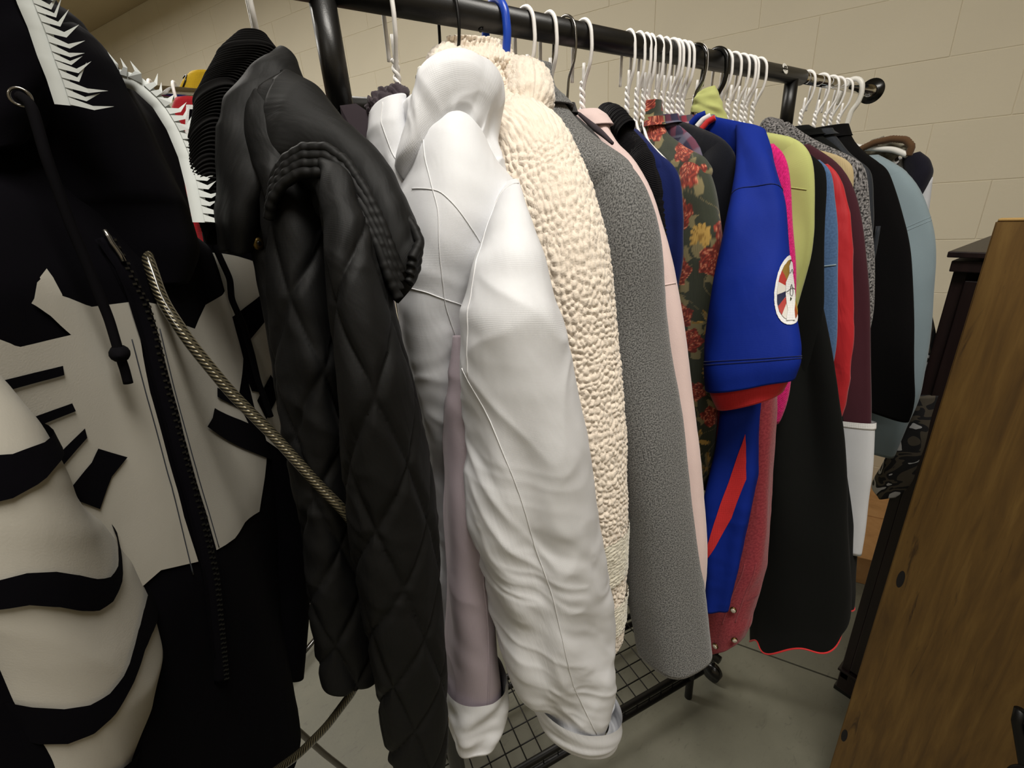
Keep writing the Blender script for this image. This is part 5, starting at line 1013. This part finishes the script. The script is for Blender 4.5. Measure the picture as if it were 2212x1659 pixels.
# ------------------------------------------------------------------ black and white hoodie
HC, HW, HN = np.array([-.07, .465]), np.array([.5, .866]), np.array([.866, -.5])
r = thing('hoodie', 'black hoodie with white chevron print and felt tooth trim on the hood', 'hoodie', (-.07, .465, .80))
zs = [1.50, 1.47, 1.43, 1.38, 1.30, 1.20, 1.10, 1.0, .93, .88, .845]; hw_ = [.05, .11, .17, .20, .205, .205, .205, .20, .195, .18, .17]
rows = []
for z, h, hr_ in zip(zs, hw_, [.05, .11, .16, .176, .178, .174, .158, .130, .100, .080, .065]):
    a = HC - HW*h*1.05; b = HC + HW*hr_; rows.append((a[0], a[1], z, b[0], b[1], z, float(np.interp(z, [.80, 1.0, 1.2, 1.44, 1.5], [.022, .036, .060, .060, .04]))))
hd_, hsf = tube('body', rows, M['hoodie_black'], r, n=150, m=170, p=3.0, smooth=6, face=(HN[0], HN[1], 0), disp=lambda U, V, TH, L: .006*np.sin(U*38 + 2.0*np.sin(V*7) + 1) * np.clip(V/.2, 0, 1) + .003*(wrinkle(U*14, V*14, 1.3, 61) - .5), lip=.02)
# arc coordinate of the print: offset so that s = 0 is the zip
def s2u(s, z):
    i = int(np.clip(np.interp(1.5 - z, hsf.vl, np.arange(len(hsf.vl))), 0, len(hsf.vl) - 1)); P = hsf.P[i]; ss = (P[:, :2] - HC) @ HW; fr = ((P[:, :2] - HC) @ HN) > 0; idx = np.where(fr)[0]
    o_ = np.argsort(ss[idx]); return float(np.interp(s, ss[idx][o_], hsf.arc[i][idx][o_]))
def hp(poly): return [(s2u(s, z), 1.5 - z) for s, z in poly]
for nm, poly in DATA['hoodie_print'].items():
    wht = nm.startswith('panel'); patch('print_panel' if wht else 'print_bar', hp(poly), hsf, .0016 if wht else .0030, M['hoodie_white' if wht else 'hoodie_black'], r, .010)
zu = resample(np.array(hp(DATA['zip'])), 80, 3)
for du, w_, mt, nm, of in ((0, .0062, 'hoodie_black', 'zip_tape', .001),): pipe(nm, hsf.at(zu[:, 0], zu[:, 1], of), w_, M[mt], r, 10)
patch('zip_tape', [(a - .0085, b) for a, b in zu[::8]] + [(a + .0085, b) for a, b in zu[::8][::-1]], hsf, .0034, M['hoodie_black'], r, .012)
for du in (-.0145, .0145): pipe('zip_stitch', hsf.at(zu[14:54, 0] + du, zu[14:54, 1], .0018), .0004, M['slate'], r, 5)
zt = resample(zu, 150, 0); A_ = Acc()
for k in range(0, 150): p_ = hsf.at(zt[k:k+1, 0] + (.0012 if k % 2 else -.0012), zt[k:k+1, 1], .0068)[0]; A_.add(*box_data(tuple(p_), (.0022, .0022, .0014)))
A_.build('zip_teeth', M['black_plastic'], r, smooth=False)
pipe('zip_pull', hsf.at(np.array([zu[0, 0] - .004]*6), np.linspace(zu[0, 1] - .004, zu[0, 1] + .016, 6), .008), .0016, M['steel'], r, 8)
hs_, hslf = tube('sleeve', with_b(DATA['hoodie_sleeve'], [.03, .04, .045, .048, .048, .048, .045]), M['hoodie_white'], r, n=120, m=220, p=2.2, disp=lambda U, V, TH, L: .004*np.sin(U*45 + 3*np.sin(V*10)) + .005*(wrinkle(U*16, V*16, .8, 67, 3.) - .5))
Ls = hslf.vl[-1]
for v0, sl, wd_ in ((.045, .55, .022), (.115, .45, .016), (.175, .5, .024), (.245, .35, .015), (.305, .45, .018), (.365, .4, .016)):
    us = np.linspace(-.055, .09, 14); top = [(u, v0 - sl*u*.6 + .010*math.sin(u*60 + v0*40)) for u in us]; bot = [(u, v0 - sl*u*.6 + .75*wd_*(1.1 - 4*max(0, u)) + .010*math.sin(u*60 + v0*40 + .5)) for u in us[::-1]]
    pl = [(u, min(max(v, .002), Ls - .002)) for u, v in top + bot]
    try: patch('print_band', pl, hslf, .0028, M['hoodie_black'], r, .010)
    except Exception as ex: print('band', ex)
fs, fsf = tube('sleeve', with_b(DATA['hoodie_far_sleeve'], [.02, .03, .035, .035, .035, .035]), M['hoodie_black'], r, n=90, m=140, disp=folds(.004, 2, 99))
Lf = fsf.vl[-1]
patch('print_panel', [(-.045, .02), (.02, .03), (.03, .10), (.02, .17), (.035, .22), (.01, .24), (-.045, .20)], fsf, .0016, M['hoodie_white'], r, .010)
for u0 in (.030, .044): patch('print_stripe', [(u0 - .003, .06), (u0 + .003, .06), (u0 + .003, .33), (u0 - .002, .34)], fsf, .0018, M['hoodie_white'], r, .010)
for pl in ([(-.045, .10), (.0, .06), (.012, .07), (-.02, .11), (-.012, .16), (-.024, .16), (-.034, .11)], [(-.02, .17), (-.004, .14), (.012, .17), (.016, .22), (.008, .22), (-.002, .165), (-.014, .19)]): patch('print_bar', pl, fsf, .0030, M['hoodie_black'], r, .010)
hh, hhf = tube('hood', with_b(DATA['hoodie_hood'], [.03, .04, .045, .045, .045, .045, .04, .03]), M['hoodie_black'], r, n=90, m=110, p=2.3, disp=folds(.008, 3, 103, .004, .5, 14))
tube('hood', with_b(DATA['hoodie_flap'], [.008, .012, .014, .014, .014, .012]), M['hoodie_black'], r, n=60, m=60, p=2.4, disp=folds(.004, 2, 105))
def teeth(path, side, w_, ln, count, seed):
    P = resample(np.array(path), count*8 + 1, 3); T = np.gradient(P, axis=0); T /= np.linalg.norm(T, axis=1)[:, None]; view = P - np.array([0, 0, CAM_H]); view /= np.linalg.norm(view, axis=1)[:, None]
    S = np.cross(T, view)*side; S /= np.linalg.norm(S, axis=1)[:, None]; rs = np.random.RandomState(seed)
    A = Acc(); m_ = len(P); V = []; 
    for i in range(m_): V += [P[i], P[i] + S[i]*w_, P[i] + S[i]*w_ - view[i]*.002, P[i] - view[i]*.004]
    F = []
    for i in range(m_-1):
        for a, b in ((0, 1), (1, 2), (2, 3), (3, 0)): F.append((i*4+a, i*4+b, (i+1)*4+b, (i+1)*4+a))
    mesh_obj('trim_band', V, F, M['teeth'], r)
    for k in range(count):
        i0 = k*8; A_ = P[i0] + S[i0]*w_*.7; B_ = P[i0+7] + S[i0+7]*w_*.7; mid = (A_+B_)/2; dd = S[i0+4]; l_ = ln*rs.uniform(.75, 1.25); n_ = -view[i0+4]
        tipv = mid + dd*l_ + T[i0+4]*rs.uniform(-.5, .1)*ln; h1 = mid + dd*l_*.5 + T[i0+4]*.15*ln
        w2 = np.linalg.norm(B_-A_)*.28
        V = [A_, B_, h1 + T[i0+4]*w2, tipv, h1 - T[i0+4]*w2, A_ + n_*.004, B_ + n_*.004, h1 + T[i0+4]*w2 + n_*.0045, h1 - T[i0+4]*w2 + n_*.0045, tipv + n_*.001]
        F = [(0, 4, 2, 1), (4, 3, 2), (5, 6, 7, 8), (8, 7, 9), (0, 1, 6, 5), (1, 2, 7, 6), (2, 3, 9, 7), (3, 4, 8, 9), (4, 0, 5, 8)]
        mesh_obj('tooth', V, F, M['teeth'], r, smooth=False)
teeth(DATA['teeth_left'], 1, .010, .017, 13, 1); teeth(DATA['teeth_right'], 1, .011, .013, 22, 2)
cl_ = pipe('drawstring', resample(np.array(DATA['cord_left']), 80, 3), .0026, M['black_cord'], r, 10)
kn = np.array(DATA['cord_left'][-3]); disc('knot', tuple(kn + (0, .004, 0)), (0, -1, 0), .0052, .007, M['black_cord'], cl_, 14, 1.)
pipe('drawstring', resample(np.array(DATA['cord_right']), 80, 3), .0028, M['black_cord'], r, 10)
e0 = np.array(DATA['cord_left'][0]); an = np.linspace(0, 2*math.pi, 24, endpoint=False); pipe('eyelet', np.stack([e0[0] + .0042*np.cos(an), e0[1] + .002 + 0*an, e0[2] + .0042*np.sin(an)], 1), .0008, M['steel'], r, 8, closed=True)
# ------------------------------------------------------------------ security cable
def cable_mat():
    t = NT('clear coated steel cable'); uv = t.uv(); w_ = t.n('ShaderNodeTexWave', Vector=uv, Scale=170., _bands_direction='DIAGONAL').outputs[1]
    c = t.ramp(w_, [(.25, lin('#1c1a14')), (.75, lin('#665e48'))]); t.set(Base__Color=c, Roughness=.35, Metallic=.5, Coat__Weight=1., Coat__Roughness=.06, Normal=t.bump(w_, .4, .001)); return t.m
M['cable'] = cable_mat()
def cable(name, P, rad, label, mt):
    P = resample(np.array(P), 160, 6); seg = 16; V, F = pipe_data(P, rad, seg); L_ = np.r_[0, np.cumsum(np.linalg.norm(np.diff(P, axis=0), axis=1))]
    uv = np.stack([np.repeat(np.linspace(0, 2*math.pi*rad, seg)[None], 160, 0), np.repeat(L_[:, None], seg, 1)], -1).reshape(-1, 2)
    o = mesh_obj(name, V, F, mt, None, uv=uv); return tagit(o, label, 'cable')
cable('security_cable', DATA['cable'], .0042, 'clear coated steel security cable crossing the hoodie and black jacket', M['cable'])
M['tube_grey'] = plain('smoky grey plastic tube', '#4c4840', .3, .2, .5, .6)
cable('cable_loop', DATA['cable_low'], .0042, 'grey cable running diagonally below the security cable loop', M['tube_grey'])
# ------------------------------------------------------------------ clothes on the second rack
r = thing('yellow_shirt', 'mustard yellow shirt with a black line behind the chrome rod', 'shirt', (.1, .99, .9)); ys, ysf = tube('body', with_b(DATA['yellow'], .018), M['yellow'], r, n=60, m=60, disp=folds(.008, 5, 111))
pipe('print_line', ysf.at(np.array([-.028, -.024, -.018, -.016, -.02]), np.array([.012, .006, .008, .018, .03]), .001), .0012, M['black_plastic'], r, 6)
r = thing('red_shirt', 'red shirt with black and white printed shapes below the chrome rod', 'shirt', (.08, .90, .9)); rs_, rsf = tube('body', with_b(DATA['redshirt'], .014), M['red_jersey'], r, n=60, m=60, disp=folds(.006, 4, 113))
patch('print_white', [(-.004, .012), (.03, .010), (.034, .06), (.016, .078), (.010, .055), (-.006, .05)], rsf, .0016, M['white_trim'], r, .01); patch('print_black', [(.0, .018), (.026, .016), (.029, .056), (.018, .068), (.013, .048), (-.002, .044)], rsf, .003, M['hoodie_black'], r, .01)
h_ = wire_hanger(.045, 'thin white wire hanger left of the red shirt on the second rack', .2, YB); h_ = wire_hanger(.075, 'thin white wire hanger in front of the red shirt on the second rack', .2, YB); h_ = wire_hanger(.42, 'white wire hanger on the black part of the second rack', .2, YB)
# ------------------------------------------------------------------ furniture on the right
def wood(name, c1, c2, c3, rough=.55, ax=(9, 9, .8), streak=True):
    t = NT(name); g_ = t.gen(ax); a = t.n('ShaderNodeTexNoise', Vector=g_, Scale=6., Detail=6., Roughness=.65, Distortion=.4).outputs[0]
    c = t.ramp(a, [(.3, lin(c1)), (.52, lin(c2)), (.75, lin(c3))])
    if streak:
        s_ = t.n('ShaderNodeTexNoise', Vector=t.gen((14, 14, 1.1)), Scale=2.3, Detail=5., Roughness=.7, Distortion=.8).outputs[0]; c = mixc(t, t.ramp(s_, [(.61, (0, 0, 0, 1)), (.68, (.75,)*3+(1,))]), c, lin('#2a1b0e'))
    t.set(Base__Color=c, Roughness=rough, Normal=t.bump(a, .12, .002)); return t.m
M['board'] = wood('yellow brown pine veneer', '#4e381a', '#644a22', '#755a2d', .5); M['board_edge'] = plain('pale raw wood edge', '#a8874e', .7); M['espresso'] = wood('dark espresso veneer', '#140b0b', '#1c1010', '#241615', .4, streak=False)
bp = thing('wood_panel', 'tall yellow brown wood panel with oval holes at the right', 'wood panel', (1.0, -.2, 0))
PX, PY0, PY1, PZ = 1.0, .158, -.62, 1.385
bm = bmesh.new(); bmesh.ops.create_cube(bm, size=1)
for v in bm.verts: v.co = Vector((PX + .010 + v.co.x*.02, (PY0+PY1)/2 + v.co.y*(PY0-PY1), PZ/2 + v.co.z*PZ))
bmesh.ops.bevel(bm, geom=list(bm.edges), offset=.0018, segments=2, affect='EDGES'); bm.verts.index_update(); V = [tuple(v.co) for v in bm.verts]; F = [tuple(v.index for v in f.verts) for f in bm.faces]; bm.free()
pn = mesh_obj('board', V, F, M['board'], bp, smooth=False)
box('top_edge', (PX + .010, (PY0+PY1)/2, PZ + .0015), (.019, PY0-PY1-.004, .003), M['board_edge'], bp, .0008)
M['hole'] = plain('dark hole', '#0a0605', .95)
for y, z in ((.138, .712), (.149, .217)):
    an = np.linspace(0, 2*math.pi, 24, endpoint=False); ring = np.stack([np.full(24, PX - .0004), y + .0058*np.cos(an), z + .021*np.sin(an)], 1)
    V = np.vstack([ring, ring*[1, 1, 1] + [.0002, 0, 0], [[PX - .0002, y, z]]]); mesh_obj('oval_hole', V, [(24 + k, 24 + (k+1) % 24, 48) for k in range(24)] + [(k, (k+1) % 24, 24 + (k+1) % 24, 24 + k) for k in range(24)], M['hole'], bp, smooth=False)
cb = thing('dark_cabinet', 'dark espresso wooden cabinet standing behind the wood panel', 'cabinet', (1.5, -.1, 0))
CX, CY, CZ = 1.298, .246, 1.309
box('side_panel', (CX + .20, CY - .012, CZ/2 + .02), (.40, .022, CZ - .08), M['espresso'], cb); box('side_panel', (CX + .20, CY - .66, CZ/2 + .02), (.40, .022, CZ - .08), M['espresso'], cb)
box('back_panel', (CX + .39, CY - .335, CZ/2), (.012, .63, CZ - .1), M['espresso'], cb)
for z in (.10, .45, .80, 1.2): box('shelf', (CX + .20, CY - .335, z), (.38, .625, .02), M['espresso'], cb)
box('door', (CX + .004, CY - .177, .68), (.02, .308, 1.14), M['espresso'], cb); box('door', (CX + .004, CY - .495, .68), (.02, .308, 1.14), M['espresso'], cb)
box('cornice', (CX + .19, CY - .335, CZ - .006), (.44, .69, .012), M['espresso'], cb); box('cornice_lip', (CX + .19, CY - .335, CZ - .03), (.42, .675, .022), M['espresso'], cb)
box('plinth', (CX + .20, CY - .335, .05), (.40, .67, .07), M['espresso'], cb); box('plinth_trim', (CX + .2, CY - .335, .092), (.415, .68, .008), M['espresso'], cb, .001)
for y in (.02, .65): box('foot', (CX + .03, CY - y, .008), (.06, .05, .016), M['black_plastic'], cb)
bx_ = thing('cardboard_box', 'flat tan cardboard box on the floor by the block wall', 'box', (2.15, .42, 0))
M['cardboard'] = wood('tan cardboard', '#a87c4c', '#b88a58', '#c09464', .8, (3, 3, 3), False)
def rotbox(nm, c, s, mat, parent, bev=.002):
    V, F = box_data((0, 0, 0), s, bev); V = np.array(V); ca, sa = math.cos(ANG), math.sin(ANG); V = np.stack([V[:, 0]*ca - V[:, 1]*sa + c[0], V[:, 0]*sa + V[:, 1]*ca + c[1], V[:, 2] + c[2]], 1); return mesh_obj(nm, V, F, mat, parent, smooth=False)
rotbox('carton', (2.10, .42, .06), (.56, .5, .12), M['cardboard'], bx_); rotbox('flap', (2.24, .48, .1215), (.27, .5, .003), M['cardboard'], bx_, .0005)
# wrought iron scroll by the panel
si = thing('iron_stand', 'dark wrought iron scroll stand at the lower right corner', 'iron stand', (.86, -.10, 0))
an = np.linspace(.3, 3.6*math.pi, 60); rr_ = np.linspace(.034, .006, 60); sc0 = np.array([.86, -.086, .664])
pipe('scroll', np.stack([sc0[0] + .25*rr_*np.cos(an), sc0[1] + rr_*np.cos(an), sc0[2] + rr_*np.sin(an)], 1), .0045, M['black_metal'], si, 10)
pipe('scroll', np.stack([sc0[0] + .25*rr_*np.cos(an), sc0[1] - .012 - rr_*np.cos(an), sc0[2] - .09 - rr_*np.sin(an)], 1), .0045, M['black_metal'], si, 10)
pipe('stem', [(.86, -.10, 0), (.86, -.098, .4), (.86, -.085, .58), (.866, sc0[1] + .030, .66), (.868, sc0[1] + .0325, .682)], .007, M['black_metal'], si, 10)
V, F = pipe_data(line((.86, -.10, .0), (.86, -.10, .018)), .07, 28); mesh_obj('base', V, F, M['black_metal'], si, smooth=False)
